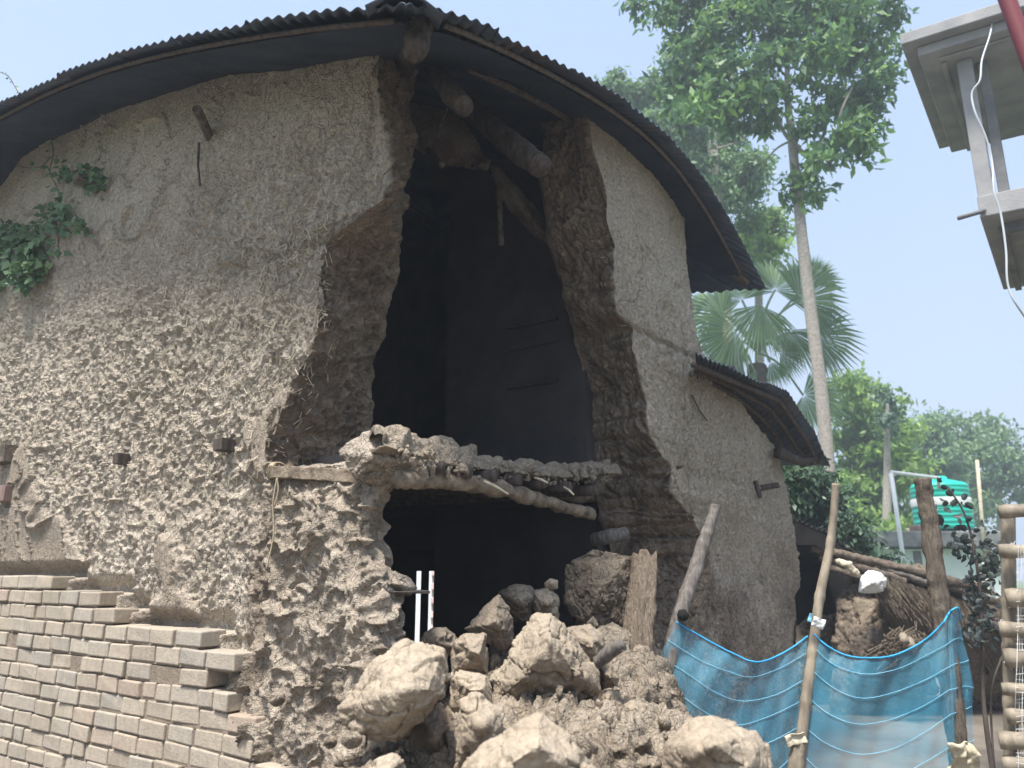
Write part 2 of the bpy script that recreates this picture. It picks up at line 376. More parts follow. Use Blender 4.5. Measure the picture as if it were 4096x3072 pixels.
def roof_h(a, b):
    return np.minimum(np.minimum(hA(a)+SL*(b+OA), hB(b)+SL*(a+OV)), np.minimum(hC(a)+SL*(B_END-b), hD(b)+SL*(A_END-a)))
print('eave', A_[0], A_[-1], B_[0], B_[-1], hA(0), hB(0))
house = empty('mud_house', H(0, 0, 0), 'mud-walled house with a curved corrugated tin roof and its near corner collapsed open', 'house')

def prof(pts, fn, off):
    r = sorted([(fn(px, py, off)[1], fn(px, py, off)[0]) for px, py in pts])
    return np.array([x[0] for x in r]), np.array([x[1] for x in r])
def sm(h, hp, tp, s, amp, seed):
    v_ = np.interp(h, hp, tp); q = np.stack([h*s, h*0+3.1, h*0], 1)
    return v_+fbm(q, 4, seed)*amp
BR_TOP = 1.5; BR_H = 0.085
BR_END = [56, 103, 119, 205, 239, 212, 234, 262, 258, 288, 302, 316, 330, 342, 352, 360, 366, 370]
def br_end(k):
    h = BR_TOP-k*BR_H; zz = 0.0
    # find a where the column meets pixel x at height h on plane b=-0.10
    best = 0
    px = BR_END[k]; u = (px-512)/F
    lo, hi = 0.0, 6.0
    for _ in range(40):
        mid = (lo+hi)/2; p = H(mid, -0.10, h-0.04); zc = p.y*cp+(p.z-EYE)*sp
        if p.x/zc > u: lo = mid
        else: hi = mid
    return lo
BRE = [br_end(k) for k in range(18)]
def brick_top(a):              # height of the brick skirting at position a
    h = np.zeros_like(a)
    for k in range(17, -1, -1): h = np.where(a >= BRE[k]-0.02, np.maximum(h, BR_TOP-k*BR_H), h)
    return h
def strip_wall(name, rows, plan_fn, disp_fn, top_fn, material, parent):
    """rows: heights; plan_fn(h)-> (nrow,ncol,2) a,b plus region weights; builds one closed skin"""
    AB, W = plan_fn(rows)
    nr, nc = AB.shape[:2]
    d = np.gradient(AB, axis=1)
    for _ in range(14):
        d[:, 1:-1] = (d[:, :-2]+d[:, 1:-1]*2+d[:, 2:])/4
    nrm = np.stack([d[..., 1], -d[..., 0]], -1); nrm /= np.linalg.norm(nrm, axis=-1, keepdims=True)+1e-9
    return AB, W, nrm

lh, lf = prof([(381, 60), (378, 100), (380, 130), (384, 150), (386, 180), (378, 200), (352, 222), (326, 240), (322, 262), (318, 296), (320, 320), (309, 352), (294, 384), (280, 415), (268, 435), (262, 455), (268, 466)], on_b, 0.0)
lh2, lf2 = prof([(392, 482), (384, 495), (376, 518), (372, 541), (385, 569), (400, 583), (404, 600), (404, 620), (410, 645), (400, 700), (395, 768)], on_b, 0.0)
lih, lif = prof([(417, 30), (417, 74), (412, 116), (419, 134), (410, 171), (400, 208), (398, 245), (400, 264), (391, 296), (382, 333), (373, 366), (371, 403), (369, 440)], on_b, TH)
lih2, lif2 = prof([(398, 472), (391, 491), (382, 518), (380, 541), (393, 569), (410, 583), (412, 597), (412, 620), (419, 643), (419, 768)], on_b, 0.12)
h_join = 1.97
def left_plan(upper):
    rows = np.arange(1.955, 4.95, 0.0078) if upper else np.concatenate([np.arange(0.0, 0.5, 0.05), np.arange(0.5, 1.99, 0.0078)])
    up = np.interp(rows, lh, lf)+fbm(np.stack([rows*7, rows*0+5, rows*0], 1), 4, 5)*0.05
    lo = np.interp(rows, lh2, lf2)+fbm(np.stack([rows*9, rows*0+9, rows*0], 1), 4, 6)*0.03
    w_ = rows*0+(1.0 if upper else 0.0)
    af = lo*(1-w_)+up*w_
    ui = np.interp(rows, lih, lif)+fbm(np.stack([rows*6, rows*0+1, rows*0], 1), 5, 8, .65)*0.06-0.03*np.abs(fbm(np.stack([rows*3, rows*0+2, rows*0], 1), 3, 28))
    li = np.interp(rows, lih2, lif2)
    ai = li*(1-w_)+ui*w_; bi = (0.12*(1-w_)+TH*w_)
    g = [0.0]
    while g[-1] < 5.9: g.append(g[-1]+0.0065*(1+0.35*g[-1]))
    g = np.array(g)[::-1]
    nf = len(g); ncut = 80; nin = 20
    nr = len(rows)
    AB = np.zeros((nr, nf+ncut+nin, 2)); reg = np.zeros((nr, nf+ncut+nin))
    dk = np.exp(-g/1.6); dk = (dk-dk[0])/(1-dk[0])
    AB[:, :nf, 0] = g[None, :]*6.4/g[0]+af[:, None]*dk[None, :]
    u = (np.arange(1, ncut+1)/ncut)[None, :]
    bi_ = bi[:, None]
    AB[:, nf:nf+ncut, 0] = af[:, None]*(1-u)+ai[:, None]*u
    AB[:, nf:nf+ncut, 1] = u*bi_
    reg[:, nf:nf+ncut] = 1
    u2 = (np.arange(1, nin+1)/nin)[None, :]
    AB[:, nf+ncut:, 0] = ai[:, None]*(1-u2)+6.4*u2
    AB[:, nf+ncut:, 1] = bi_*(1-np.minimum(u2*6, 1))+TH*np.minimum(u2*6, 1)
    reg[:, nf+ncut:] = 2
    return rows, AB, reg, af
def finish_wall(rows, AB, reg, dispfn, topfn, name, parent, core_fn, cap=0):
    nr, nc = AB.shape[:2]
    d = np.gradient(AB, axis=1); d /= np.linalg.norm(d, axis=-1, keepdims=True)+1e-9
    for _ in range(10): d[:, 1:-1] = (d[:, :-2]+d[:, 1:-1]*2+d[:, 2:])/4
    nrm = np.stack([d[..., 1], -d[..., 0]], -1); nrm /= np.linalg.norm(nrm, axis=-1, keepdims=True)+1e-9
    hh = np.repeat(rows[:, None], nc, 1)
    hh = np.minimum(hh, topfn(AB[..., 0], AB[..., 1])-0.01)
    a = AB[..., 0].ravel(); b_ = AB[..., 1].ravel(); h = hh.ravel(); rg = reg.ravel()
    disp = dispfn(a, b_, h, rg).reshape(nr, nc); sm0 = disp
    for _ in range(2):
        p_ = np.pad(sm0, 1, mode='edge'); sm0 = (p_[:-2, 1:-1]+p_[2:, 1:-1]+p_[1:-1, :-2]+p_[1:-1, 2:]+p_[1:-1, 1:-1]*4)/8
    sm1 = sm0
    for _ in range(26):
        p_ = np.pad(sm1, 1, mode='edge'); sm1 = (p_[:-2, 1:-1]+p_[2:, 1:-1]+p_[1:-1, :-2]+p_[1:-1, 2:]+p_[1:-1, 1:-1]*4)/8
    ci = np.arange(nc); last = int((reg[0] == 1).nonzero()[0][-1]); first_ = int((reg[0] == 1).nonzero()[0][0])
    we = np.exp(-((ci-last)/7.0)**2)[None, :]          # blunt the arris where break meets inner face
    disp = np.where(reg > 0.5, 0.5*sm0+0.5*disp, disp)
    if cap: disp = 0.55*disp+0.45*sm0
    disp = (disp*(1-we)+sm1*we).ravel()
    nn = nrm.reshape(-1, 2)
    a2 = a+nn[:, 0]*disp; b2 = b_+nn[:, 1]*disp
    V = np.stack([C0[0]+a2*dL[0]+b2*dR[0], C0[1]+a2*dL[1]+b2*dR[1], h], 1)
    cv_ = core_fn(a, b_, h, rg)
    if cap:      # close the top with a crumbled ledge
        last = V[-nc:]; bl_ = b2[-nc:]; tgt = 0.34; ex = []
        for k in range(1, cap+1):
            f = k/cap; p_ = last.copy(); sh = (tgt-bl_)*f; p_[:, 0] += dR[0]*sh; p_[:, 1] += dR[1]*sh
            p_[:, 2] += fbm(p_*14, 3, 7)*0.03*min(1, k/3)+0.03*min(1, k/4); ex.append(p_)
        V = np.concatenate([V]+ex); nr += cap; cv_ = np.concatenate([cv_]+[cv_[-nc:]]*cap)
    me = mesh_np(name, V, grid_faces(nr, nc))
    at = me.attributes.new('core', 'FLOAT', 'POINT'); at.data.foreach_set('value', cv_.astype(np.float32))
    return link(name, me, M['mud'], parent, True)

# outward swelling of the eroded foot near the corner
def swell(a, h):
    return 0.26*sst(1.75, 0.5, h)*sst(0.55, 0.05, a)+0.06*sst(2.0, 1.7, h)*sst(1.2, 0.8, a)
def lumps(p, s, sc_, thr=0.25):
    f1, f2, cid = worley(p*sc_+fbm(p*sc_*0.8, 2, s+5)[:, None]*0.35, s)
    edge = np.clip((f2-f1)*2.2, 0, 1)
    return np.sqrt(edge)*(0.35+0.65*cid)*(cid > thr), cid
def plates(p, s, sc_, warp=0.5, lim=0.12):
    """flat flakes parted by narrow cracks, each flake at its own level and tilt"""
    pw = p*sc_+np.stack([fbm(p*sc_*0.9, 3, s+5), fbm(p*sc_*0.9, 3, s+6), fbm(p*sc_*0.9, 3, s+7)], 1)*warp
    f1, f2, cid = worley(pw, s)
    return np.clip((f2-f1)/lim, 0, 1)*(0.40+0.60*cid), cid
def dispL(a, b_, h, rg):
    q = np.stack([a, h*0.9, b_], 1)
    zone = sst(4.15, 3.1, h+fbm(q*1.3, 2, 44)*0.5)
    amp = (0.008+0.030*zone)
    l1, c1_ = plates(np.stack([a*1.15+h*.3, h*0.66, b_], 1), 11, 11, 0.8, 0.13)
    l0, _ = plates(np.stack([a*1.1+h*.25, h*0.7, b_], 1), 13, 5.2, 0.9, 0.07)
    l2, _ = plates(np.stack([a, h*0.8, b_], 1), 21, 38, 0.6, 0.3)
    zz = zone+0.25*sst(0.1, 0.4, fbm(q*2.1, 3, 45))
    patch = sst(0.12, 0.26, fbm(np.stack([a*1.6, h*1.3, b_*0], 1), 3, 70))*sst(2.7, 2.2, h)   # fallen plaster
    d = (0.007+0.019*zz)*l1*(1-patch*0.55)+0.022*zz*l0*(1-patch)+(0.004+0.007*zone)*l2+fbm(q*1.7, 3, 31)*0.022+fbm(q*34, 3, 32, .6)*0.008*(0.8+zone)-patch*(0.028+0.02*fbm(q*9, 3, 46))
    # swelling over the ledge of the brick skirting
    bt = brick_top(a)
    wob = fbm(q*6, 3, 81)*0.05
    led = 0.085*sst(0.10, 0.0, h-bt)+0.035*sst(0.45, 0.05, h-bt+wob)
    d = np.where((rg < 1) & (h > bt-0.02), np.maximum(d*(1-sst(0.1, 0.0, h-bt)*0.6), 0)*1.0+led, d)
    d = np.where((rg < 1) & (h < bt-0.02) & (a > 0.5), np.minimum(d, 0.0)-0.02, d)
    # cracks
    cn = np.abs(fbm(np.stack([a*2.3+fbm(q*5, 2, 6)*0.5, h*0.8, b_*0], 1), 3, 51))
    d = d-0.035*sst(0.018, 0.0, cn)*sst(0.1, 0.5, fbm(q*1.1, 2, 63)+0.35)
    cn2 = np.abs(fbm(np.stack([a*1.2, h*2.6+a*0.5+fbm(q*4, 2, 16)*0.6, b_*0], 1), 3, 54))
    d = d-0.025*sst(0.014, 0.0, cn2)*sst(2.9, 3.3, h)
    # long vertical split beside the crumbled foot
    ac = 0.92+0.10*np.sin(h*5)+fbm(q*6, 3, 91)*0.09
    d = d-0.10*sst(0.05, 0.0, np.abs(a-ac))*sst(1.95, 1.8, h)*sst(0.8, 1.0, h)*(rg < 1)
    # crumbled foot
    foot = sst(1.42, 0.87, a+fbm(q*2, 2, 37)*0.2)*sst(2.0, 1.85, h)
    l3, _ = plates(np.stack([a, h*.8, b_], 1), 41, 5.0, 0.9, 0.10); l4, _ = plates(np.stack([a, h*.8, b_], 1), 42, 12, 0.8, 0.15)
    d = np.where(rg < 1.5, d*(1-foot)+foot*(-0.05+0.06*l3+0.026*l4+fbm(q*2.4, 3, 38, .5)*0.10+fbm(q*18, 3, 39, .55)*0.01+0.010*l2-0.05*sst(0.02, 0, np.abs(fbm(q*3.5, 3, 47)))), d)
    # broken face
    p3 = np.stack([a, h*1.25, b_], 1)
    k1, _ = plates(p3, 61, 4.3, 0.9, 0.08); k2, _ = plates(p3, 62, 14, 0.7, 0.16)
    dc = 0.06*k1+0.042*k2+fbm(q*3, 3, 62)*0.08+fbm(q*26, 3, 64)*0.014-0.05
    cw = np.where(rg >= 1, 1.0, 0.0)*(1-foot)
    cw = np.where(rg >= 1.5, 0.4, cw)
    d = np.where((rg < 1) & (h < bt-0.015) & (a > 0.4), np.minimum(d, 0.04)-swell(a, h), d)
    return np.where(rg > 1.5, fbm(q*4, 4, 62)*0.03, d*(1-cw)+dc*cw)
def coreL(a, b_, h, rg):
    q = np.stack([a, h, b_], 1); n = fbm(q*4, 4, 77)
    c = np.where(rg == 1, 1.0, 0.0)
    c = np.where(rg > 1.5, 0.7, c)
    foot = sst(1.47, 0.87, a+n*0.2)*sst(2.0, 1.9, h)
    c = np.where(foot > 0.3, 0.30+0.5*np.clip(n*2+0.1, 0, 1), c)
    patch = sst(0.05, 0.30, fbm(np.stack([a*1.6, h*1.3, b_*0], 1), 3, 70))*sst(2.7, 2.2, h)
    return np.maximum(c, patch*0.5)
def street(upper, name):
    rows, AB, reg, af_ = left_plan(upper)
    AB[..., 1] -= np.where(reg < 1.5, swell(AB[..., 0], rows[:, None])*np.where(reg == 1, 1-np.clip(AB[..., 1]/0.5, 0, 1), 1), 0)
    return finish_wall(rows, AB, reg, dispL, lambda a, b: roof_h(a, b), name, house, coreL, 0 if upper else 14)
wl = street(True, 'street_wall'); wl2 = street(False, 'street_wall_foot')

# ---- right wall, which runs on as the wall of the lower lean-to
rh, rf = prof([(588, 110), (595, 148), (606, 185), (609, 222), (616, 259), (618, 296), (620, 315), (634, 329), (632, 350), (639, 375), (646, 403), (650, 435), (667, 468), (667, 491), (690, 518), (706, 546), (708, 579), (690, 640), (680, 700), (670, 768)], on_a, 0.0)
rih, rif = prof([(540, 130), (544, 180), (546, 222), (553, 250), (562, 278), (569, 315), (576, 352), (586, 384), (590, 417), (595, 444), (593, 468), (597, 500), (606, 530), (612, 560), (610, 600), (600, 650), (600, 768)], on_a, TH)
tep = [(680, 160), (685, 220), (686, 245), (688, 290), (691, 340), (697, 355), (699, 372), (735, 395), (775, 452), (785, 500), (795, 560), (798, 650), (800, 768)]
teh, tef = prof(tep, on_a, 0.0)
_h = []; _t = []
for a_, b2 in sorted(((on_a(x, y, 0.0)[1], on_a(x, y, 0.0)[0]) for x, y in tep)): _h.append(a_); _t.append(b2)
teh, tef = np.array(_h), np.array(_t)
def right_plan():
    rows = np.concatenate([np.arange(0.0, 0.6, 0.05), np.arange(0.6, 5.1, 0.0105)])
    bf = np.interp(rows, rh, rf)+fbm(np.stack([rows*7, rows*0+5, rows*0], 1), 4, 15)*0.05
    bi = np.interp(rows, rih, rif)+fbm(np.stack([rows*7, rows*0+15, rows*0], 1), 4, 17)*0.04
    te = np.interp(rows, teh, tef)+fbm(np.stack([rows*5, rows*0+35, rows*0], 1), 3, 18)*0.03
    nend, nf, ncut, nin = 8, 400, 90, 16
    nr = len(rows); n = nend+nf+ncut+nin
    AB = np.zeros((nr, n, 2)); reg = np.zeros((nr, n))
    u = (np.arange(nend)/nend)[None, :]; AB[:, :nend, 1] = te[:, None]; AB[:, :nend, 0] = TH*(1-u)
    u = ((np.arange(nf)/(nf-1)))[None, :]**0.85
    TM = te.max(); AB[:, nend:nend+nf, 1] = np.minimum(TM*(1-u)+bf[:, None]*u, te[:, None])
    u = (np.arange(1, ncut+1)/ncut)[None, :]
    AB[:, nend+nf:nend+nf+ncut, 1] = bf[:, None]*(1-u)+bi[:, None]*u
    AB[:, nend+nf:nend+nf+ncut, 0] = TH*u; reg[:, nend+nf:nend+nf+ncut] = 1
    u = (np.arange(1, nin+1)/nin)[None, :]
    AB[:, -nin:, 1] = bi[:, None]*(1-u)+te[:, None]*u; AB[:, -nin:, 0] = TH; reg[:, -nin:] = 2
    return rows, AB, reg
rows, AB, reg = right_plan()
def dispR(a, b_, h, rg):
    q = np.stack([b_, h*0.9, a], 1)
    l1, _ = plates(np.stack([b_, h*0.65, a], 1), 111, 13, 0.8, 0.16)
    l2, _ = plates(np.stack([b_, h*0.6, a], 1), 121, 32, 0.6, 0.3)
    zone = sst(3.9, 2.9, h)
    d = (0.006+0.016*zone)*l1+(0.006+0.007*zone)*l2+fbm(q*1.4, 3, 131)*0.05+fbm(np.stack([b_*30, h*14, a*30], 1), 3, 132)*0.008
    cn = np.abs(fbm(np.stack([b_*2.6+fbm(q*5, 2, 6)*0.5, h*0.7, a*0], 1), 3, 151))
    d = d-0.03*sst(0.016, 0.0, cn)*sst(0.0, 0.4, fbm(q*1.1, 2, 163)+0.3)
    bc = 2.72+0.03*np.sin(h*7)+fbm(q*5, 3, 191)*0.06
    d = d-0.09*sst(0.035, 0.0, np.abs(b_-bc))*sst(3.4, 3.0, h)*sst(1.4, 1.9, h)*(rg < 1)
    low = sst(1.9, 1.3, h+fbm(q*2.5, 3, 166)*0.4)*(rg < 1.5)
    d = d-0.04*low*sst(0.0, 0.35, fbm(q*2, 3, 167)+0.15)+low*fbm(np.stack([b_*9, h*4, a*9], 1), 4, 168)*0.03
    # coursed mud blocks in the cut
    hb = h/0.125+0.35*fbm(q*2.2, 3, 301); r_ = np.floor(hb); fb = hb-r_
    cb = (b_+a*0.9)/0.17+np.where(r_ % 2 == 0, 0.0, 0.5)+0.5*fbm(q*2.7, 2, 302); c_ = np.floor(cb); fc = cb-c_
    e = np.minimum(np.minimum(fb, 1-fb)*0.135, np.minimum(fc, 1-fc)*0.17)
    rv = _hash(c_.astype(np.int64), r_.astype(np.int64), np.zeros(len(h), dtype=np.int64), 5)
    crs = sst(0.0, 0.016, e)*0.045+(rv-0.5)*0.07
    crsw = 0.25+0.75*sst(2.7, 2.35, h)*sst(1.5, 1.75, h)
    k1, _ = plates(np.stack([b_*.8, h*1.1, a], 1), 165, 6.5, 0.6, 0.10); k2, _ = plates(q, 166, 15, 0.7, 0.16)
    dc = crs*crsw+(0.06*k1)*(1.1-0.6*crsw)+0.028*k2+fbm(q*3, 3, 162)*0.07+fbm(q*24, 3, 164)*0.012-0.04
    cw = np.where(rg >= 1, 1.0, 0.0); cw = np.where(rg >= 1.5, 0.4, cw)
    return np.where(rg > 1.5, fbm(q*4, 4, 62)*0.03, d*(1-cw)+dc*cw)
def coreR(a, b_, h, rg):
    q = np.stack([b_, h, a], 1); n = fbm(q*4, 4, 177)
    c = np.where(rg == 1, 0.95, 0.0); c = np.where(rg > 1.5, 0.7, c)
    low = sst(1.9, 1.3, h+fbm(q*2.5, 3, 166)*0.4)
    return np.maximum(c, low*np.clip(0.45+n, 0, 0.9))
def topR(a, b): return np.where(b < B_END-0.4, roof_h(a, np.minimum(b, B_END-0.1)), 9)
wr = finish_wall(rows, AB, reg, dispR, topR, 'side_wall', house, coreR)

# ---- far walls, upper floor, inner partitions
WB = 2.75
mb = MB()
def wallbox(mb, a0, a1, b0, b1, h0, h1):
    lo = [H(a0, b0, h0), H(a1, b0, h0), H(a1, b1, h0), H(a0, b1, h0)]
    hi = [H(a0, b0, h1), H(a1, b0, h1), H(a1, b1, h1), H(a0, b1, h1)]
    mb.prism(lo, hi)
HT = 4.05
def slab_poly(poly, b0, b1, name, m, parent=None):
    mb = MB(); mb.prism([H(a, b0, h) for a, h in poly], [H(a, b1, h) for a, h in poly]); return mb.build(name, m, parent or house)
def to_roof(a0, a1, b, n=24):
    return [(a0+(a1-a0)*k/n, float(roof_h(a0+(a1-a0)*k/n, b))-0.03) for k in range(n+1)]
DA0, DA1 = 2.1, 3.25
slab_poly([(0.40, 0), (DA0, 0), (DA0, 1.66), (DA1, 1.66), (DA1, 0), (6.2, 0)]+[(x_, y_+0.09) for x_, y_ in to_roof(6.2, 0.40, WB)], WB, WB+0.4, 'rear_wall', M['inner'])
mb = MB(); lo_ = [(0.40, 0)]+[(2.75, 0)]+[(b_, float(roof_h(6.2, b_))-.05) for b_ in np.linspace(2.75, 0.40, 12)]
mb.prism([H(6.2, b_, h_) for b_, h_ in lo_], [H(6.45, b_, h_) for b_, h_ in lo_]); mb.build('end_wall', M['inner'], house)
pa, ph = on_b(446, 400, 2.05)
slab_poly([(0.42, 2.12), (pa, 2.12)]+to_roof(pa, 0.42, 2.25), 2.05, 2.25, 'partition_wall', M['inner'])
# recess boards upstairs
for (x0, y0, x1, y1, r_) in ((505, 352, 560, 340, .012), (505, 328, 557, 318, .018), (507, 388, 558, 380, .018)):
    mb = MB(); mb.tube([Pb(x0, y0, 2.03), Pb(x1, y1, 2.03)], r_*0.8, 6); mb.build('shelf_board', M['inner'], house)
# maroon washed gable panel high inside
P1 = [on_b(x, y, 1.35) for x, y in ((350, 305), (372, 200), (400, 165), (430, 155), (470, 163), (497, 170), (504, 185), (506, 230), (507, 262), (490, 274), (455, 282), (420, 294), (380, 302))]


Z_ = Vector((0, 0, 1))
# upper floor: thick layer of mud with clods along its broken rim
n1, n2 = 260, 70
ua = np.linspace(0, 1, n1); vb = np.linspace(0, 1, n2)
e0 = [(366, 444), (372, 446), (395, 452), (430, 462), (470, 469), (500, 472), (540, 477), (575, 477), (600, 474), (615, 474)]
rim = np.array([on_a(x, y, 0.12) for x, y in e0])
rb = np.interp(ua, np.linspace(0, 1, len(rim)), rim[:, 0]); rhh = np.interp(ua, np.linspace(0, 1, len(rim)), rim[:, 1])
V = []
th_ = 0.06+0.05*np.exp(-((ua-0.22)/0.16)**2)+0.02*fbm(np.stack([ua*9, ua*0, ua*0], 1), 3, 9)
pr = [(0.35, -0.1, 0), (0.02, -0.07, 0), (-0.05, 0.0, 0), (-0.02, 0.6, 0), (0.06, 1.0, 0), (0.2, 0.95, 0), (0.5, 0.72, 0), (2.2, 0.55, 0)]
pv = np.linspace(0, 1, len(pr)); pa_ = np.interp(vb, pv, [p[0] for p in pr]); ph_ = np.interp(vb, pv, [p[1] for p in pr])
AA = 0.12+pa_[None, :]+0*rb[:, None]; BB = rb[:, None]+0*AA; BB = np.maximum(BB, -0.2+0.5*sst(0.1, 0.6, AA)); HH = rhh[:, None]+ph_[None, :]*th_[:, None]
q = np.stack([AA.ravel(), BB.ravel(), HH.ravel()], 1)
f1, f2, cid = worley(q*np.array([9, 9, 12]), 5)
d = np.clip((f2-f1)*2.5, 0, 1)*0.035*(0.3+cid)+fbm(q*6, 4, 4)*0.06+fbm(q*28, 3, 14)*0.02
dd = np.stack([-np.ones_like(AA)*0.6, 0*AA, np.ones_like(AA)*np.where(ph_[None, :] > 0.3, 0.7, -0.25)], -1).reshape(-1, 3)
q2 = q+dd*d[:, None]
V = np.stack([C0[0]+q2[:, 0]*dL[0]+q2[:, 1]*dR[0], C0[1]+q2[:, 0]*dL[1]+q2[:, 1]*dR[1], q2[:, 2]], 1)
me = mesh_np('upper_floor', V, grid_faces(n1, n2)); at = me.attributes.new('core', 'FLOAT', 'POINT'); at.data.foreach_set('value', np.full(len(V), 0.25, dtype=np.float32))
link('upper_floor', me, M['rubble'], house, True)
ico = bpy.data.meshes.new('ico'); import bmesh as _bm; b0_ = _bm.new(); _bm.ops.create_icosphere(b0_, subdivisions=2, radius=1); b0_.to_mesh(ico); b0_.free()
IV = np.array([v_.co[:] for v_ in ico.vertices]); IF = np.array([list(p.vertices) for p in ico.polygons]); bpy.data.meshes.remove(ico)
def crumb_mesh(name, pos, rads, m, parent, seed):
    rs = np.random.RandomState(seed); CV = []; CF = []; nb_ = 0
    for p0, r_ in zip(pos, rads):
        sc3 = r_*rs.uniform(0.6, 1.25, 3); planes = rs.normal(size=(8, 3)); planes /= np.linalg.norm(planes, axis=1)[:, None]; P_ = IV.copy()
        for pl in planes: P_ = P_-np.maximum(P_@pl-0.45, 0)[:, None]*pl
        P_ = (P_+rs.normal(size=P_.shape)*0.03)*sc3+np.array(p0); CV.append(P_); CF.append(IF+nb_); nb_ += len(P_)
    cme = mesh_np(name, np.concatenate(CV), np.concatenate(CF)); at = cme.attributes.new('core', 'FLOAT', 'POINT'); at.data.foreach_set('value', np.full(nb_, 0.4, dtype=np.float32))
    o = link(name, cme, m, parent); o['kind'] = 'stuff'; return o
rs0 = np.random.RandomState(3); ps_, rs_ = [], []
for k in range(260):
    x = rs0.uniform(395, 612); yb = np.interp(x, [366, 395, 430, 470, 500, 540, 575, 615], [444, 452, 462, 469, 472, 477, 477, 474])
    a0_ = 0.12-rs0.rand()*0.1; b_, h_ = on_a(x, yb+rs0.uniform(-9, 8), a0_); ps_.append(H(a0_, b_, h_)[:]); rs_.append(0.008+0.026*rs0.rand()**2.5)
crumb_mesh('rim_clods', ps_, rs_, M['rubble'], house, 4)
# plain deck closing the floor behind
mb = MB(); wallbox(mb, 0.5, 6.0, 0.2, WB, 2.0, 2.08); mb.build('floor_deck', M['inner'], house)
# clods lying on the floor rim belong to the rubble, see below
def log_obj(name, pts, rad, m, parent, seg=12, nsub=10, amp=0.012, scale=9, seed=1):
    seg = max(seg, 18); nsub = max(nsub, 22)
    n = len(pts); sp_ = spline(pts, nsub); k = len(sp_)
    if not isinstance(rad, (list, tuple)): rad = [rad]*n
    rr = list(np.interp(np.linspace(0, 1, k), np.linspace(0, 1, n), rad))
    mb = MB(); mb.tube(sp_, rr, seg); o = mb.build(name, m, parent, True); rough(o, amp, scale, seed=seed); rough(o, amp*0.55, 38, seed=seed+3); return o
log_obj('floor_beam', [Pa(398, 480, 0.10), Pa(440, 481, 0.08), Pa(490, 487, 0.06), Pa(540, 500, 0.10), Pa(592, 515, 0.12)], [0.036, 0.038, 0.038, 0.038, 0.034], M['beam'], house, amp=0.018)
log_obj('floor_beam', [Pa(400, 470, 0.5), Pa(612, 500, 0.5)], 0.04, M['log'], house, amp=0.02, seed=3)
for k in range(7):
    x = 425+k*26
    b0, h0 = on_a(x, 480+k*3.2, 0.12)
    log_obj('floor_joist', [H(0.02, b0, h0+0.045), H(2.2, b0, h0+0.06)], 0.028, M['darkwood'], house, seg=8, amp=0.01, seed=5+k)
for k9, (x0, y0, x1, y1) in enumerate(((484, 481, 508, 494), (564, 487, 574, 495), (535, 478, 548, 483))):
    mb = MB(); mb.tube([Pa(x0, y0, 0.02), Pa((x0+x1)/2, (y0+y1)/2-1, -0.03), Pa(x1, y1, -0.05)], [0.005, 0.006, 0.004], 6); mb.build('loose_stick', M['straw'], house)
# wall plate log in the street wall, tied with rope
mb = MB(); e0_ = [Pb(270, 466, -0.05), Pb(300, 466.5, -0.055), Pb(330, 468, -0.05), Pb(362, 470, -0.03)]; rr9 = random.Random(4)
for i in range(3):
    pa9, pb9 = e0_[i], e0_[i+1]
for i, p in enumerate(spline(e0_, 8)):
    j = lambda: rr9.uniform(-.0035, .0035)
    mb.v += [(p+Vector((dR[0], dR[1], 0))*(0.12+j())+Z_*(0.0+j()))[:], (p+Z_*j())[:], (p+Z_*(-0.058+j())-Vector((dR[0], dR[1], 0))*j())[:], (p+Vector((dR[0], dR[1], 0))*0.12+Z_*(-0.058+j()))[:]]
nn9 = len(mb.v)//4
for i in range(nn9-1):
    for k in range(4): mb.f.append((4*i+k, 4*i+(k+1) % 4, 4*i+4+(k+1) % 4, 4*i+4+k))
mb.f.append((0, 1, 2, 3)); o = mb.build('wall_plate', M['beam'], house, False, 0.004)
mb = MB()
for k in range(3):
    p = Pb(276+k*1.5, 471.5, -0.0)
    ring = [p+Vector((0, 0, 1))*0.044*math.cos(t_)+(Vector((-dR[0], -dR[1], 0)))*0.05*math.sin(t_) for t_ in np.linspace(0, 2*math.pi, 14)]
    mb.tube(ring, 0.0045, 5)
q0 = Pb(277, 478, -0.09)
mb.tube(spline([q0, q0+Vector((-.01, 0, -.12)), q0+Vector((.004, 0, -.26)), q0+Vector((-.02, 0, -.42))], 6), 0.004, 5)
mb.tube(spline([q0, q0+Vector((.01, 0, -.06)), q0+Vector((-.004, 0, -.13))], 6), 0.004, 5)
mb.build('rope', M['rope'], o, True)
# pegs and poles sticking out of the walls
def peg(p0, dirv, L, r, m, name='peg', seg=8, r2=None):
    mb = MB(); p0 = Vector(p0); mb.tube([p0-dirv*0.08, p0, p0+dirv*L*0.5, p0+dirv*L], [r, r, r*0.97, r2 or r*0.94], seg, 0.08); return mb.build(name, m, house, False)
nLv = Vector((-dR[0], -dR[1], 0)); nRv = Vector((-dL[0], -dL[1], 0)); dLv = Vector((*dL, 0)); dRv = Vector((*dR, 0)); Z = Vector((0, 0, 1))
def beam_end(p, w_, h_, L, n_, m, name='beam_end'):
    mb = MB(); s_ = n_.cross(Z); 
    ring = lambda off: [p+n_*off+s_*(w_*sx)+Z*(h_*sz)+Vector([rnd.uniform(-.004, .004)]*3) for sx, sz in ((-.5, -.5), (.5, -.5), (.5, .5), (-.5, .5))]
    mb.prism(ring(-0.15), ring(L)); mb.build(name, m, house, False, 0.004)
beam_end(Pb(226, 445, 0), 0.07, 0.065, 0.05, nLv, M['darkwood'])
beam_end(Pb(122, 459, 0), 0.055, 0.07, 0.04, nLv, M['darkwood'])
beam_end(Pb(6, 455, 0), 0.22, 0.13, 0.06, nLv, M['log'])
beam_end(Pb(6, 494, 0), 0.20, 0.11, 0.05, nLv, M['rust'])
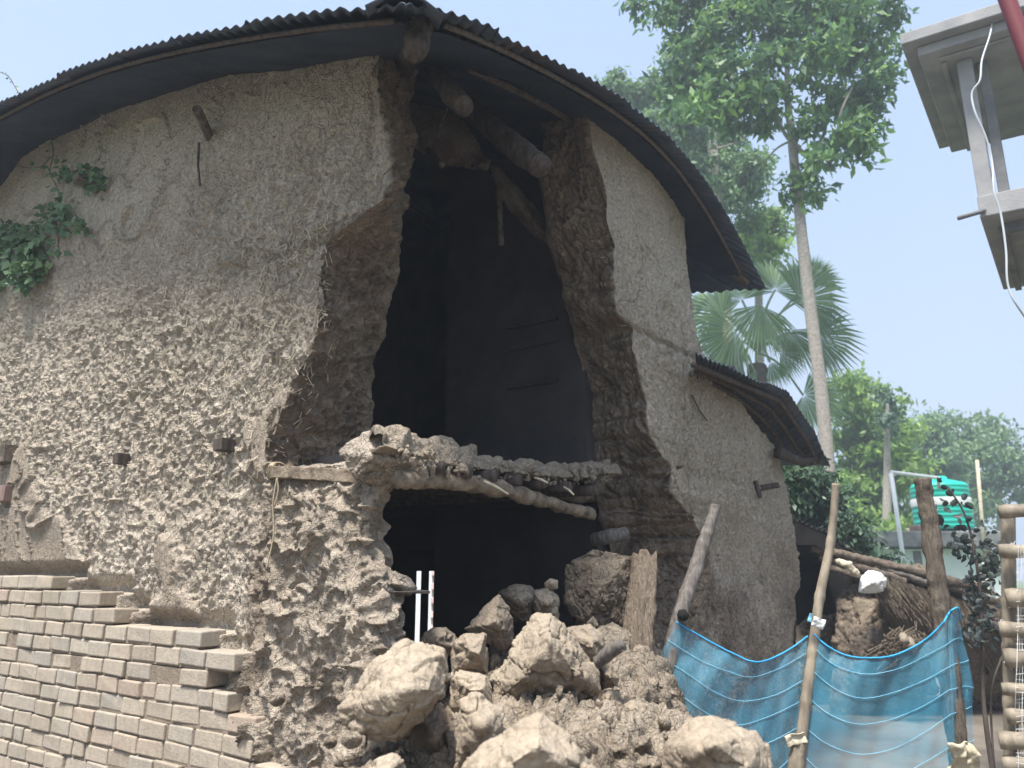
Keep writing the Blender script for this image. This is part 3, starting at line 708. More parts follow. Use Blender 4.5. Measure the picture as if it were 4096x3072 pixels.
# cross-hung stick and hole on the upper wall
mb = MB(); mb.tube([Pb(199, 143, -0.05), Pb(198, 165, -0.06), Pb(200, 186, -0.05)], 0.008, 6); mb.build('hanging_stick', M['darkwood'], house)
peg(Pb(208, 134, -0.01), (nLv+dLv*-0.8+Z*0.2).normalized(), 0.22, 0.03, M['log'], 'purlin_end')
for x, y, r_ in ((272, 46, 0.05), (172, 78, 0.055), (98, 100, 0.06), (98, 188, 0.045)):
    peg(Pb(x, y, 0.0), (nLv+Z*0.05).normalized(), 0.16, r_, M['log'], 'purlin_end', 10)
# right wall details
mb = MB(); mb.tube([Pa(691, 374, -0.06), Pa(715, 370, -0.10), Pa(733, 368, -0.14)], [0.02, 0.022, 0.02], 8); mb.build('protruding_pole', M['greywood'], house, True)
peg(Pa(760, 488, 0), (nRv*0.9+dRv*0.5+Z*0.15).normalized(), 0.16, 0.028, M['darkwood'])
peg(Pa(758, 490, -0.03), (-Z+nRv*0.2).normalized(), 0.07, 0.02, M['darkwood'])
peg(Pa(674, 468, 0), (nRv*0.8-dRv*0.4).normalized(), 0.09, 0.012, M['log'])
log_obj('protruding_log', [Pa(594, 540, 0.22), Pa(608, 536, 0.12), Pa(626, 533, 0.05)], [0.036, 0.042, 0.04], M['greywood'], house, seg=9, amp=0.012, seed=12)
mb = MB(); mb.tube([Pa(692, 395, -0.03), Pa(699, 410, -0.03), Pa(707, 421, -0.03)], 0.006, 6); mb.build('hanging_stick', M['darkwood'], house)

# ---- brick skirting
mb = MB(); BW = 0.218
rotL = Matrix(((dL[0], dR[0], 0), (dL[1], dR[1], 0), (0, 0, 1)))
missing = {(4, 10), (5, 6), (5, 2), (5, 14)}
for k in range(18):
    h = BR_TOP-(k+0.5)*BR_H; a = BRE[k]; i = 0
    if k > 15 and True: pass
    first = True
    while a < 6.3:
        w_ = BW*rnd.uniform(0.95, 1.02) if not (k % 4 == 2 and rnd.random() < 0.5) else 0.12
        if first and k % 2: w_ = BW
        if not ((k, i) in missing or (k in (4, 5, 6) and i == 1 and k == 5)):
            jb = rnd.uniform(-0.008, 0.008); tilt = rnd.uniform(-0.012, 0.012)
            r2 = rotL @ Matrix.Rotation(tilt, 3, 'Y') @ Matrix.Rotation(rnd.uniform(-0.03, 0.03), 3, 'Z')
            dep = 0.14
            mb.box(H(a+w_/2, -0.04+jb-0.015, h+rnd.uniform(-.003, .003)), (w_-0.008, dep, BR_H-0.010), r2, 0.0035)
        elif rnd.random() < 2: w_ = 0.125
        a += w_+0.006; i += 1; first = False
bo = mb.build('brick_skirting', M['brick'], house, False, 0.007)
# mortar bed, stepped behind the brick faces
mb = MB()
for k in range(18):
    wallbox(mb, BRE[k]+0.03, 6.3, -0.113, 0.02, BR_TOP-(k+1)*BR_H-(0.001*k), BR_TOP-k*BR_H-0.004-(0.001*k))
mb.build('mortar', M['mortar'], bo)

# ---- roof sheets
def roof_side(name, amin, amax, smax, fn, hf, seed, m, ppw=10, o0=None, o1=None, cut0=True, cut1=True):
    L = amax-amin; per = 0.082; nu = int(L/per*ppw); ns = 14
    u = np.linspace(0, 1, nu); s = np.linspace(0, 1, ns)**1.3*smax
    q0 = s if cut0 else s*0
    q1 = s if cut1 else s*0
    Aq = amin+q0[None, :]+(L-q0-q1)[None, :]*u[:, None]
    S = 0*Aq+s[None, :]
    sheet = np.floor(Aq/0.66)
    jit = _hash(sheet.astype(np.int64).ravel(), np.zeros(sheet.size, dtype=np.int64), np.zeros(sheet.size, dtype=np.int64), seed).reshape(sheet.shape)
    lap = ((Aq/0.66) % 1.0)
    Hh = hf(Aq)+SL*S+0.010*np.cos(2*np.pi*Aq/per)+0.012*lap+(jit-0.5)*0.014
    sv = s[None, :]+0*Aq
    if o0: Hh = Hh+(o0(sv)-hf(amin+sv))*0.5*np.exp(-(Aq-amin-sv)/0.5)
    if o1: Hh = Hh+(o1(sv)-hf(amax-sv))*0.5*np.exp(-(amax-sv-Aq)/0.5)
    S2 = S-(jit-0.5)*0.03*np.clip(1-S*4, 0, 1)
    W_ = fn(Aq, S2)
    V = np.stack([W_[0].ravel(), W_[1].ravel(), Hh.ravel()], 1)
    o = link(name, mesh_np(name, V, grid_faces(nu, ns)), m, house, True)
    sd = o.modifiers.new('thick', 'SOLIDIFY'); sd.thickness = 0.004; sd.offset = 1
    return o
def w_of(a, b): return (C0[0]+a*dL[0]+b*dR[0], C0[1]+a*dL[1]+b*dR[1])
SM = (B_END+OA)/2
roof_side('roof_sheets', -OV, A_END, SM, lambda A, S: w_of(A, -OA+S), hA, 3, M['tin'], 10, lambda s: hB(-OA+s), lambda s: hD(-OA+s))
roof_side('roof_sheets', -OA, B_END, SM, lambda A, S: w_of(-OV+S, A), hB, 4, M['tin'], 10, lambda s: hA(-OV+s), lambda s: hC(-OV+s))
roof_side('roof_sheets', -OV, A_END, SM, lambda A, S: w_of(A, B_END-S), hC, 5, M['tin'], 6, lambda s: hB(B_END-s), lambda s: hD(B_END-s))
roof_side('roof_sheets', -OA, B_END, SM, lambda A, S: w_of(A_END-S, A), hD, 6, M['tin'], 6, lambda s: hA(A_END-s), lambda s: hC(A_END-s))
# hip capping at the near corner
mb = MB(); cap = []
for k in range(7):
    s_ = 0.02+k*0.35*0.9; c = H(-OV+s_, -OA+s_, float(roof_h(-OV+s_, -OA+s_))+0.05)
    cap.append(c)
for i in range(6):
    p, q_ = cap[i], cap[i+1]; side = (dLv-dRv).normalized(); dn = Vector((0, 0, -0.05))
    ring = lambda c, e: [c+side*0.15+dn+Z*e, c+side*0.07+Z*(0.012+e), c+Z*(0.03+e), c-side*0.07+Z*(0.012+e), c-side*0.15+dn+Z*e]
    r0 = ring(p, 0.012*(i % 2)); r1 = ring(q_+(q_-p)*0.12, 0.012*(i % 2))
    mb.add(r0+r1, [(j, j+1, 6+j, 5+j) for j in range(4)])
o = mb.build('hip_cap', M['tin'], house, True); sd = o.modifiers.new('t', 'SOLIDIFY'); sd.thickness = 0.008
# battens and rafters under the sheets
def batten(side, s_, lo, hi, r_, nm='batten', drop=0.03, n=26, m=None):
    ps = []
    for k in range(n+1):
        t_ = lo+(hi-lo)*k/n
        ps.append(H(t_, -OA+s_, float(hA(t_))+SL*s_-drop) if side == 'A' else H(-OV+s_, t_, float(hB(t_))+SL*s_-drop))
    mb = MB(); mb.tube(ps, r_, 8, 0.06); mb.build(nm, m or M['darkwood'], house, True)
batten('B', 0.15, -0.2, B_END-0.15, 0.014, m=M['greywood'])
batten('A', 0.09, -0.2, 6.8, 0.012); batten('B', 0.5, 0.4, B_END-0.5, 0.022, drop=0.09)
def lining(name, amin, amax, off0, smax, fn, hf, o0, o1):  # added sheet under the tin, hides the corrugation and darkens the soffit
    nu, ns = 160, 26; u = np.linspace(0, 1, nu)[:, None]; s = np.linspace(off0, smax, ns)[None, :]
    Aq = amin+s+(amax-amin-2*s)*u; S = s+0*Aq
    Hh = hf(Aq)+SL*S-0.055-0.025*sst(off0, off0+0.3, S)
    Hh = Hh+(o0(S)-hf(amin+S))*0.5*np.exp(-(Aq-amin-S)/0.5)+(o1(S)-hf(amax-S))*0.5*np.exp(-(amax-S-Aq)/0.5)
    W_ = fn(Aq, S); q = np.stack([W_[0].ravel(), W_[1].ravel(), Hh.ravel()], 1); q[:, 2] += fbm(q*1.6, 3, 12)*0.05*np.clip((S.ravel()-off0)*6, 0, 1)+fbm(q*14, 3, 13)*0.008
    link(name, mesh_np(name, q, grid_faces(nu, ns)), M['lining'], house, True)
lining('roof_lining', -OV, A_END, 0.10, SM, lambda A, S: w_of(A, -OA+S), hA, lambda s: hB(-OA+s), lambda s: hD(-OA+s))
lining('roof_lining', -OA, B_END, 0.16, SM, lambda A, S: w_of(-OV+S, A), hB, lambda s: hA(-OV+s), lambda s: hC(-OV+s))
# hip rafter at far end of the side wall, and the broken log ends that hang in the gap
hp = [H(-OV+s_, B_END-s_, float(hB(B_END-s_))+SL*s_-0.05) for s_ in (0.12, 0.5, 1.0, 1.5)]
log_obj('hip_rafter', hp, [0.03, 0.034, 0.036, 0.036], M['log'], house)
log_obj('hip_rafter', [P(415, 52, 2.72), P(416, 40, 2.8), P(417, 30, 2.95), H(0.9, 0.65, float(roof_h(.9, .65))-0.12)], [0.035, 0.052, 0.055, 0.05], M['darkwood'], house, seg=14, amp=0.02)
log_obj('hanging_rafter', [P(540, 166, 3.75), P(510, 143, 4.0), P(470, 110, 4.4), P(438, 86, 4.9)], [0.066, 0.07, 0.068, 0.065], M['darkwood'], house, seg=14, amp=0.02, seed=9)
log_obj('hanging_rafter', [P(463, 107, 3.35), P(450, 92, 3.5), P(432, 68, 3.8)], [0.055, 0.052, 0.05], M['darkwood'], house, seg=14, amp=0.02, seed=10)
# torn mud-and-straw infill hanging inside under the roof
def lump_obj(name, pts, m, parent, seed, amp=0.05, sub=4, core=0.5, scale=7, cubes=True, low=False):
    import bmesh
    bm = bmesh.new()
    for p in pts: bm.verts.new(p)
    r = bmesh.ops.convex_hull(bm, input=bm.verts)
    for v_ in [v_ for v_ in bm.verts if not v_.link_faces]: bm.verts.remove(v_)
    bmesh.ops.triangulate(bm, faces=bm.faces[:])
    me0 = bpy.data.meshes.new(name); bm.to_mesh(me0); bm.free()
    o = link(name, me0, m, parent, True)
    size = max((max(v_[i] for v_ in [p for p in pts])-min(p[i] for p in pts)) for i in range(3))
    rm_ = o.modifiers.new('r', 'REMESH'); rm_.mode = 'VOXEL'; rm_.voxel_size = max(size/(42 if low else 85), 0.0045)
    sm_ = o.modifiers.new('s', 'SMOOTH'); sm_.iterations = 1; sm_.factor = 0.5
    dg = bpy.context.evaluated_depsgraph_get(); ev = o.evaluated_get(dg)
    me = bpy.data.meshes.new_from_object(ev); o.modifiers.clear(); o.data = me
    n = len(me.vertices); V = np.empty(n*3, dtype=np.float32); me.vertices.foreach_get('co', V); V = V.reshape(-1, 3).astype(float)
    N = np.empty(n*3, dtype=np.float32); me.vertex_normals.foreach_get('vector', N); N = N.reshape(-1, 3)
    off = seed*3.7
    s_ = 1.0/size
    f1, f2, cid = worley((V+off)*scale, seed)
    k_ = scale/7.0; q_ = V+off
    wq = q_+np.stack([fbm(q_*6*k_, 3, seed+21), fbm(q_*6*k_, 3, seed+22), fbm(q_*6*k_, 3, seed+23)], 1)*0.05/k_
    f1, f2, cid = worley(wq*6.5*k_, seed); g1, g2, gid = worley(wq*17*k_, seed+40)
    d = fbm(q_*3*k_, 2, seed)*amp*0.35+(cid-.5)*amp*0.35+(gid-.5)*amp*0.22+fbm(q_*15*k_, 5, seed+3, 0.65)*amp*0.40-amp*0.15*sst(0.04, 0, f2-f1)
    rid = np.abs(fbm((V+off)*5.5, 3, seed+9)); d -= amp*0.45*sst(0.03, 0, rid)
    V = V+N*d[:, None]; me.vertices.foreach_set('co', V.astype(np.float32).ravel())
    cr = np.clip(core+fbm((V+off)*3, 3, seed+4)*0.9-N[:, 2]*0.25, 0, 1)  # core tone is weaker on upward faces, stronger underneath
    at = me.attributes.new('core', 'FLOAT', 'POINT'); at.data.foreach_set('value', cr.astype(np.float32))
    me.update(); me.polygons.foreach_set('use_smooth', [True]*len(me.polygons))
    bpy.data.meshes.remove(me0)
    return o
def outline(poly, Y, thick, crest=None, back=None):
    """silhouette points at distance Y with crest points nearer and a shrunk copy behind"""
    cx = sum(p[0] for p in poly)/len(poly); cy = sum(p[1] for p in poly)/len(poly)
    pts = [P(p[0], p[1], Y) for p in poly]
    for p in poly: pts.append(P(cx+(p[0]-cx)*0.7, cy+(p[1]-cy)*0.7, Y+thick*0.55))
    for c in (crest or [(cx, cy, -thick*0.45)]): pts.append(P(c[0], c[1], Y+c[2]))
    return pts
def hang(poly, Y, seed, name='mud_infill', core=0.9):
    return lump_obj(name, outline(poly, Y, 0.3), M['mud'], house, seed, 0.04, core=core, low=True)
hang([(400, 120), (402, 98), (430, 94), (470, 128), (489, 162), (470, 168), (440, 165), (415, 150)], 5.0, 3)
hang([(486, 162), (500, 168), (520, 190), (545, 218), (556, 250), (530, 235), (500, 200)], 5.0, 4)
hang([(480, 155), (492, 160), (488, 170), (470, 170)], 4.8, 5)
log_obj('loose_stick', [P(428, 150, 4.6), P(442, 165, 4.4)], 0.02, M['greywood'], house, seg=8, amp=0.005)
log_obj('loose_stick', [P(436, 135, 4.9), P(448, 108, 4.8)], 0.015, M['greywood'], house, seg=8, amp=0.005)
log_obj('loose_stick', [P(501, 245, 4.9), P(499, 190, 5.0)], 0.02, M['log'], house, seg=8, amp=0.01)
lump_obj('broken_rim', outline([(338, 452), (352, 440), (372, 431), (386, 434), (400, 441), (425, 452), (440, 466), (432, 482), (405, 486), (385, 486), (356, 480)], 3.24, 0.35, [(400, 462, -0.08), (370, 458, -0.08)]), M['mud'], house, 35, 0.05, core=0.45)
# flat cap of mud and tin over the doorway stub at the foot of the street wall
lump = lump_obj('mud_ledge', outline([(372, 580), (395, 570), (410, 578), (417, 588), (410, 596), (380, 594)], 3.33, 0.2), M['mud'], house, 33, 0.02, core=0.4, low=True)
mb = MB(); mb.box(P(402, 592, 3.3), (0.2, 0.16, 0.012), Matrix.Rotation(0.3, 3, 'Z'), 0.008); mb.build('door_board', M['greywood'], house)

# inside: doorway post downstairs
mb = MB()
def wx(px, b):      # a on plane b for pixel column at eye level
    return on_b(px, 600, b)[0]
aL = wx(415, WB); aP1 = wx(420.5, WB); aP2 = wx(428.5, WB); aR = wx(437.5, WB)
print('door a', aL, aP1, aP2, aR, 'h570', on_b(426, 571, WB)[1])
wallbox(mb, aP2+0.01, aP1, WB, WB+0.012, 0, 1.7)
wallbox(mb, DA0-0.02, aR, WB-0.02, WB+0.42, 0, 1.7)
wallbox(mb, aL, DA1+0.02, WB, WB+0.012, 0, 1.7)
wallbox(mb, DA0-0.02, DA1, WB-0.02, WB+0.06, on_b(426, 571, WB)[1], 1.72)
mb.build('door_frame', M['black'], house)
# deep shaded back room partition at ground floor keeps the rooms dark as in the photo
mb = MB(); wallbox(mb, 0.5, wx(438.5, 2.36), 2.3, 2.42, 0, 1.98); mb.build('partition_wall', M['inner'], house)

# neighbour's painted wall seen through the doorway
ow = empty('painted_wall', H(6, 7.0, 0), 'pale blue and pink painted brick wall glimpsed through the dark doorway', 'wall')
mb = MB(); aa = wx(431.5, 7.0)
wallbox(mb, aa, 11, 7.0, 7.2, 0, 2.2); mb.build('wall_face', M['white'], ow)
mb = MB()
for k in range(16):
    for j in range(8):
        wallbox(mb, aa-0.2*(j+1)-(0.1 if k % 2 else 0)+0.01, aa-0.2*j-(0.1 if k % 2 else 0), 6.98, 7.1, 0.02+k*0.105, 0.115+k*0.105)
mb.build('brick_pier', M['brickpink'], ow, False, 0.006)

# ---- straw stuck in the plaster
def ray_hits(o, origin, direction):
    return o.ray_cast(origin, direction)
bpy.context.view_layer.update()
def straws(n, boxes, target, name, parent, Lr=(0.02, 0.07), seed=3, r_=0.0014):
    r = random.Random(seed); mb = MB(); org = Vector((0, 0, EYE)); inv = target.matrix_world.inverted()
    for i in range(n):
        x0, y0, x1, y1 = boxes[i % len(boxes)]
        d = Vector(ray(r.uniform(x0, x1), r.uniform(y0, y1))).normalized()
        ok, loc, nrm, _ = target.ray_cast(inv @ org, (inv.to_3x3() @ d).normalized())
        if not ok: continue
        loc = target.matrix_world @ loc
        if nrm.dot(d) > 0: nrm = -nrm
        t_ = nrm.cross(Z); t_ = t_.normalized() if t_.length > 0.01 else Vector((1, 0, 0)); b_ = nrm.cross(t_)
        an = r.gauss(math.pi/2, 0.7); dr = (t_*math.cos(an)+b_*math.sin(an)+nrm*r.uniform(-0.1, 0.35)).normalized(); L = r.uniform(*Lr)
        c = loc+nrm*0.006; rr = r_*r.uniform(0.7, 1.5)
        mb.tube([c-dr*L/2, c+dr*L*0.1+nrm*0.002, c+dr*L/2], rr, 4, 0, False)
    o = mb.build(name, M['straw'], parent); o['kind'] = 'stuff'; return o
straws(900, [(0, 250, 320, 450), (150, 230, 330, 400), (40, 430, 290, 600), (240, 200, 330, 330)], wl, 'straw_flecks', house, (0.02, 0.075), 3, 0.0017)
straws(60, [(134, 575, 156, 602)], wl, 'straw_tuft', house, (0.04, 0.09), 5, 0.0022)
straws(50, [(222, 560, 238, 588)], wl, 'straw_tuft', house, (0.04, 0.09), 6, 0.0022)
straws(60, [(236, 540, 262, 575)], wl, 'straw_tuft', house, (0.05, 0.13), 7, 0.0016)
straws(160, [(600, 180, 690, 480), (650, 440, 790, 620)], wr, 'straw_flecks', house, (0.015, 0.05), 8, 0.0012)

# ================================================================== LEAN-TO ROOF
lt = empty('lean_to_roof', Pa(760, 420, 0), 'sagging dark tin lean-to roof with a torn end, lower than the main eave', 'roof')
oe = [(695, 352), (713, 361), (736, 371), (760, 381), (787, 391), (803, 415), (815, 432), (822, 449), (830, 465)]
ie = [(697, 370), (708, 376), (722, 384), (738, 396), (757, 415), (775, 437), (782, 455), (796, 460), (812, 466)]
O = [Vector((*on_a(x, y, -0.34), 0)) for x, y in oe]; I = [Vector((*on_a(x, y, 0.02), 0)) for x, y in ie]
no = 200; uo = np.linspace(0, 1, no)
Ob = np.interp(uo, np.linspace(0, 1, 9), [p[0] for p in O]); Oh = np.interp(uo, np.linspace(0, 1, 9), [p[1] for p in O])
Ib = np.interp(uo, np.linspace(0, 1, 9), [p[0] for p in I]); Ih = np.interp(uo, np.linspace(0, 1, 9), [p[1] for p in I])
Ih = np.minimum(Ih, Oh+0.12)
rowsV = []
for (wgt, aoff) in ((0.0, -0.34), (0.5, -0.16), (1.0, 0.02), (1.6, 0.5), (2.6, 1.4)):
    w1 = min(wgt, 1)
    bb = Ob*(1-w1)+Ib*w1; hh = Oh*(1-w1)+(np.maximum(Ih, Oh-0.25))*w1+max(wgt-1, 0)*0.10
    hh = hh+0.010*np.cos(2*np.pi*bb/0.082)+0.02*fbm(np.stack([uo*9, uo*0+aoff, uo*0], 1), 3, 5)
    rowsV.append(np.stack([C0[0]+aoff*dL[0]+bb*dR[0], C0[1]+aoff*dL[1]+bb*dR[1], hh], 1))
o = link('tin_sheet', mesh_np('tin_sheet', np.concatenate(rowsV), grid_faces(5, no)), M['tin'], lt, True)
sd = o.modifiers.new('t', 'SOLIDIFY'); sd.thickness = 0.005
for (a_, w1) in ((-0.25, 0.15), (-0.02, 0.8), (-0.14, 0.5)):
    mb = MB(); ps = [H(a_, Ob[i]*(1-w1)+Ib[i]*w1, Oh[i]*(1-w1)+max(Ih[i], Oh[i]-.25)*w1-0.045) for i in range(4, no-6, 12)]
    mb.tube(ps, 0.022, 8, 0.08); mb.build('batten', M['darkwood'], lt, True)
mb = MB(); mb.tube([Pa(778, 452, -0.1), Pa(800, 462, -0.2), Pa(818, 458, -0.25)], [0.05, 0.04, 0.02], 8, 0.3); mb.build('torn_thatch', M['darkwood'], lt, True)

# ================================================================== FALLEN MUD BLOCKS
def block(poly, Y, th, label, seed, crest=None, amp=0.045, core=0.35, m='rock', low=False, name='mud_block', cat='mud block'):
    o = lump_obj(name, outline(poly, Y, th, crest), M[m], None, seed, amp, core=core, low=low)
    return meta(o, label, cat, 'fallen mud blocks')
block([(338, 708), (369, 664), (404, 641), (424, 648), (443, 650), (446, 668), (446, 695), (421, 723), (396, 746), (352, 740)], 2.75, 0.5,
      'large pale tilted mud block, second largest of the heap, left of the doorway', 101, [(405, 690, -0.2), (430, 690, -0.14), (395, 720, -0.12)])
block([(418, 715), (440, 705), (458, 722), (458, 760), (430, 775), (412, 750)], 3.0, 0.4, 'shaded dark mud block wedged under the large tilted one', 102, core=0.8)  # raised core tone paints the shadow on this block into its colour
block([(463, 629), (499, 595), (514, 618), (514, 640), (505, 654), (488, 645)], 3.55, 0.4, 'pointed pale mud block at the top of the heap against the dark room', 103, [(495, 622, -0.12)])
block([(452, 640), (462, 632), (487, 632), (489, 655), (488, 676), (454, 674)], 3.2, 0.34, 'squarish mud block, upper of the two stacked in the middle', 104, [(470, 650, -0.1), (480, 655, -0.1)])
block([(447, 672), (462, 670), (487, 676), (492, 712), (472, 722), (454, 706)], 3.05, 0.34, 'squarish mud block, lower of the two stacked in the middle', 105, [(470, 690, -0.1), (482, 690, -0.1)])
block([(489, 680), (515, 640), (533, 614), (551, 611), (566, 623), (588, 651), (596, 672), (602, 692), (576, 712), (545, 712), (511, 723), (491, 709)], 3.15, 0.6,
      'biggest mud block of the heap, pyramid-shaped with an undercut dark face', 106, [(550, 640, -0.22), (520, 680, -0.2), (575, 670, -0.18), (560, 650, -0.22)], amp=0.06)
block([(455, 768), (457, 728), (462, 704), (474, 696), (484, 710), (500, 712), (506, 730), (490, 745), (480, 790)], 2.7, 0.35, 'knobbly mud block with a raised stub, low in the middle of the heap', 107, [(480, 725, -0.1)])
block([(448, 790), (457, 766), (483, 741), (505, 732), (520, 722), (540, 714), (562, 731), (600, 768), (610, 810), (500, 850)], 2.25, 0.5,
      'broad pale mud block at the bottom edge of the picture, below the biggest one', 108, [(540, 745, -0.2), (500, 770, -0.15), (570, 780, -0.1)], amp=0.04)
block([(566, 630), (590, 626), (600, 636), (603, 668), (590, 674), (572, 650)], 3.45, 0.35, 'mud block with a layered flat top just right of the biggest one', 109, [(592, 645, -0.08)])
block([(662, 790), (664, 745), (676, 731), (691, 719), (713, 717), (730, 724), (758, 732), (769, 746), (772, 768), (775, 810), (700, 850)], 2.5, 0.6,
      'rounded pale mud block standing alone in front of the blue net', 110, [(715, 745, -0.22), (700, 750, -0.2), (745, 765, -0.15)], amp=0.035)
block([(362, 775), (372, 758), (392, 751), (405, 760), (414, 790), (380, 800)], 2.5, 0.3, 'small pale mud block peeping up at the bottom edge, left end of the heap', 111, low=True)
block([(424, 640), (432, 630), (446, 626), (457, 634), (455, 650), (436, 655)], 3.4, 0.3, 'low mud block lying just under the lit doorway', 112, [(440, 640, -0.06)], low=True)
block([(600, 668), (612, 663), (621, 678), (617, 690), (603, 688)], 3.5, 0.22, 'small greenish mud block beside the foot of the rotten log', 113, low=True, core=0.6)
block([(600, 690), (613, 686), (620, 702), (608, 712), (598, 705)], 3.35, 0.2, 'small crumbly mud block below the greenish one', 114, low=True, core=0.6)
block([(624, 712), (631, 703), (643, 707), (642, 722), (632, 728), (624, 722)], 3.2, 0.22, 'fist-shaped mud block at the lower left corner of the blue net', 115, low=True)
block([(497, 592), (515, 583), (530, 588), (540, 600), (530, 622), (510, 618)], 3.9, 0.4, 'grey rounded mud block behind the pointed one', 116, core=0.7, m='rubble', low=True)
block([(528, 590), (548, 586), (562, 596), (560, 625), (535, 625)], 3.85, 0.4, 'brown mud block with chipped top at the back of the heap', 117, core=0.5, m='rubble', low=True)
block([(544, 583), (551, 578), (558, 580), (558, 589), (546, 590)], 3.87, 0.1, 'tiny sandy lump perched on the back of the heap', 118, low=True, amp=0.012)
block([(563, 600), (564, 568), (572, 560), (592, 549), (612, 551), (632, 556), (634, 600), (628, 650), (600, 648), (575, 625)], 4.1, 0.5,
      'grey-brown pitted slab of fallen wall leaning behind the rotten log', 119, [(600, 590, -0.15), (590, 615, -0.12)], core=0.75, m='rubble', amp=0.05)
block([(421, 440), (440, 434), (452, 436), (462, 447), (463, 462), (440, 462), (428, 450)], 3.75, 0.3, 'rounded mud clod on the left end of the upper floor edge', 120, low=True, core=0.5, amp=0.03)
block([(466, 446), (471, 443), (477, 445), (478, 457), (466, 457)], 4.0, 0.1, 'small upright brick-like clod standing on the upper floor edge', 121, low=True, core=0.5, amp=0.008)
block([(384, 436), (392, 430), (398, 438), (397, 445), (384, 444)], 3.6, 0.12, 'little pointed clod on the upper floor edge by the street wall', 122, low=True, core=0.5, amp=0.012)
block([(372, 433), (380, 429), (384, 437), (378, 444), (370, 442)], 3.55, 0.1, 'crumb of mud tucked against the street wall above the floor', 123, low=True, core=0.6, amp=0.012)
for i_, (x, y, s_, Y, lb) in enumerate([
        (330, 742, 9, 2.75, 'small clod low on the mud slope nearest the last brick'), (352, 738, 12, 2.7, 'clod in the mud slope left of the large tilted block'),
        (575, 722, 14, 3.0, 'brown clod right under the biggest block'), (600, 722, 12, 3.0, 'brown clod between the biggest block and the net corner'),
        (590, 745, 15, 2.8, 'clod above the right shoulder of the bottom block'), (618, 750, 16, 2.75, 'rough clod midway between the bottom block and the lone block'),
        (643, 745, 14, 2.8, 'straw-tufted clod just left of the lone block'), (650, 765, 14, 2.6, 'clod at the bottom edge touching the lone block'),
        (625, 770, 12, 2.6, 'clod at the bottom edge between two larger blocks'), (612, 730, 9, 2.95, 'small clod under the foot of the rotten log'),
        (277, 700, 9, 3.35, 'sharp chip of mud lying on the stepped brick end'), (508, 735, 10, 2.9, 'shaded clod in the gap above the bottom block')]):
    pl = [(x+s_*math.cos(t_)*rnd.uniform(.8, 1.15), y+s_*0.85*math.sin(t_)*rnd.uniform(.8, 1.15)) for t_ in np.linspace(0, 2*math.pi, 8)[:-1]]
    block(pl, Y, s_/F*Y*1.6, lb, 200+i_, low=True, core=0.6, m='rubble', amp=0.022)

# mound of broken earth under the blocks
nx, ny = 330, 260
X = np.linspace(-1.9, 2.2, nx); Y_ = np.linspace(1.3, 5.4, ny)
GX, GY = np.meshgrid(X, Y_)
def mound(x, y):
    z = 0*x
    for (cx, cy, rx, ry, hgt) in ((0.15, 3.3, 0.95, 1.1, 1.0), (-0.35, 2.7, 0.6, 0.8, 0.85), (0.42, 3.95, 0.5, 0.6, 1.2), (0.2, 2.2, 0.85, 0.8, 0.72), (0.5, 3.0, 0.4, 0.7, 0.62), (-0.5, 2.75, 0.3, 0.4, 0.55), (0.0, 3.9, 0.6, 0.8, 1.1)):
        z = np.maximum(z, hgt*np.exp(-(((x-cx)/rx)**2+((y-cy)/ry)**2)**1.5*0.8))
    return z
gz = mound(GX, GY)
q = np.stack([GX.ravel(), GY.ravel(), gz.ravel()], 1)
l1, c1 = lumps(q, 401, 6, 0.1); l2, c2 = lumps(q, 402, 14, 0.15)
dn = (0.08*plates(q, 401, 5, .6, .1)[0]+0.05*plates(q, 402, 11, .6, .14)[0]+0.02*plates(q, 409, 27, .5, .2)[0]+fbm(q*3, 3, 403, .5)*0.12+fbm(q*22, 3, 404, .6)*0.016)*sst(0.02, 0.3, gz.ravel())-0.05
gdy, gdx = np.gradient(gz, Y_, X); nz = 1/np.sqrt(1+gdx**2+gdy**2)
V = np.stack([GX.ravel()-(gdx*nz).ravel()*dn, GY.ravel()-(gdy*nz).ravel()*dn, gz.ravel()+nz.ravel()*dn], 1)
Fr = grid_faces(ny, nx)
rs = np.random.RandomState(12); flat = gz.ravel(); idx = np.where(flat > 0.15)[0]
ii = rs.choice(idx, 1500); rr_ = 0.007+0.04*rs.rand(1500)**3.5; pp_ = V[ii]+np.stack([0*rr_, 0*rr_, rr_*0.35], 1)
me = mesh_np('rubble', V, grid_faces(ny, nx)); at = me.attributes.new('core', 'FLOAT', 'POINT'); at.data.foreach_set('value', np.clip(0.4+fbm(q*3, 3, 8), 0, 1).astype(np.float32))
rub = link('rubble', me, M['rubble'], None, True)
crumb_mesh('crumbs', pp_, rr_, M['rubble'], rub, 8)
meta(rub, 'crumbled earth and small clods heaped under the fallen mud blocks', 'rubble', None, 'stuff')
# rotten log standing in the rubble
n = 14; sg = 28
lp = spline([P(631, 712, 3.75), P(634, 660, 3.85), P(640, 600, 3.95), P(644, 556, 4.05)], 20)
mb = MB(); mb.tube(lp, list(np.linspace(0.072, 0.056, len(lp))), sg)
rl = mb.build('rotten_log', M['rot'], None, True); me = rl.data
V = np.array([v_.co[:] for v_ in me.vertices]); cidx = np.arange(len(V)) % sg
ax = np.array([lp[i//sg][:] for i in range(len(V))]); dv = V-ax
th2 = np.arctan2(dv[:, 1], dv[:, 0])
g1 = fbm(np.stack([np.cos(th2)*3.5, np.sin(th2)*3.5, V[:, 2]*1.5], 1), 4, 7)
V = ax+dv*(1+g1*0.65+0.1*fbm(V*30, 3, 5))[:, None]; V[:, 2] += (np.arange(len(V))//sg > len(lp)-4)*fbm(np.stack([th2*3, th2*0, th2*0], 1), 3, 2)*0.03
me.vertices.foreach_set('co', V.astype(np.float32).ravel()); me.update()
meta(rl, 'rotten fibrous wooden log standing upright in the rubble beside the side wall', 'log')
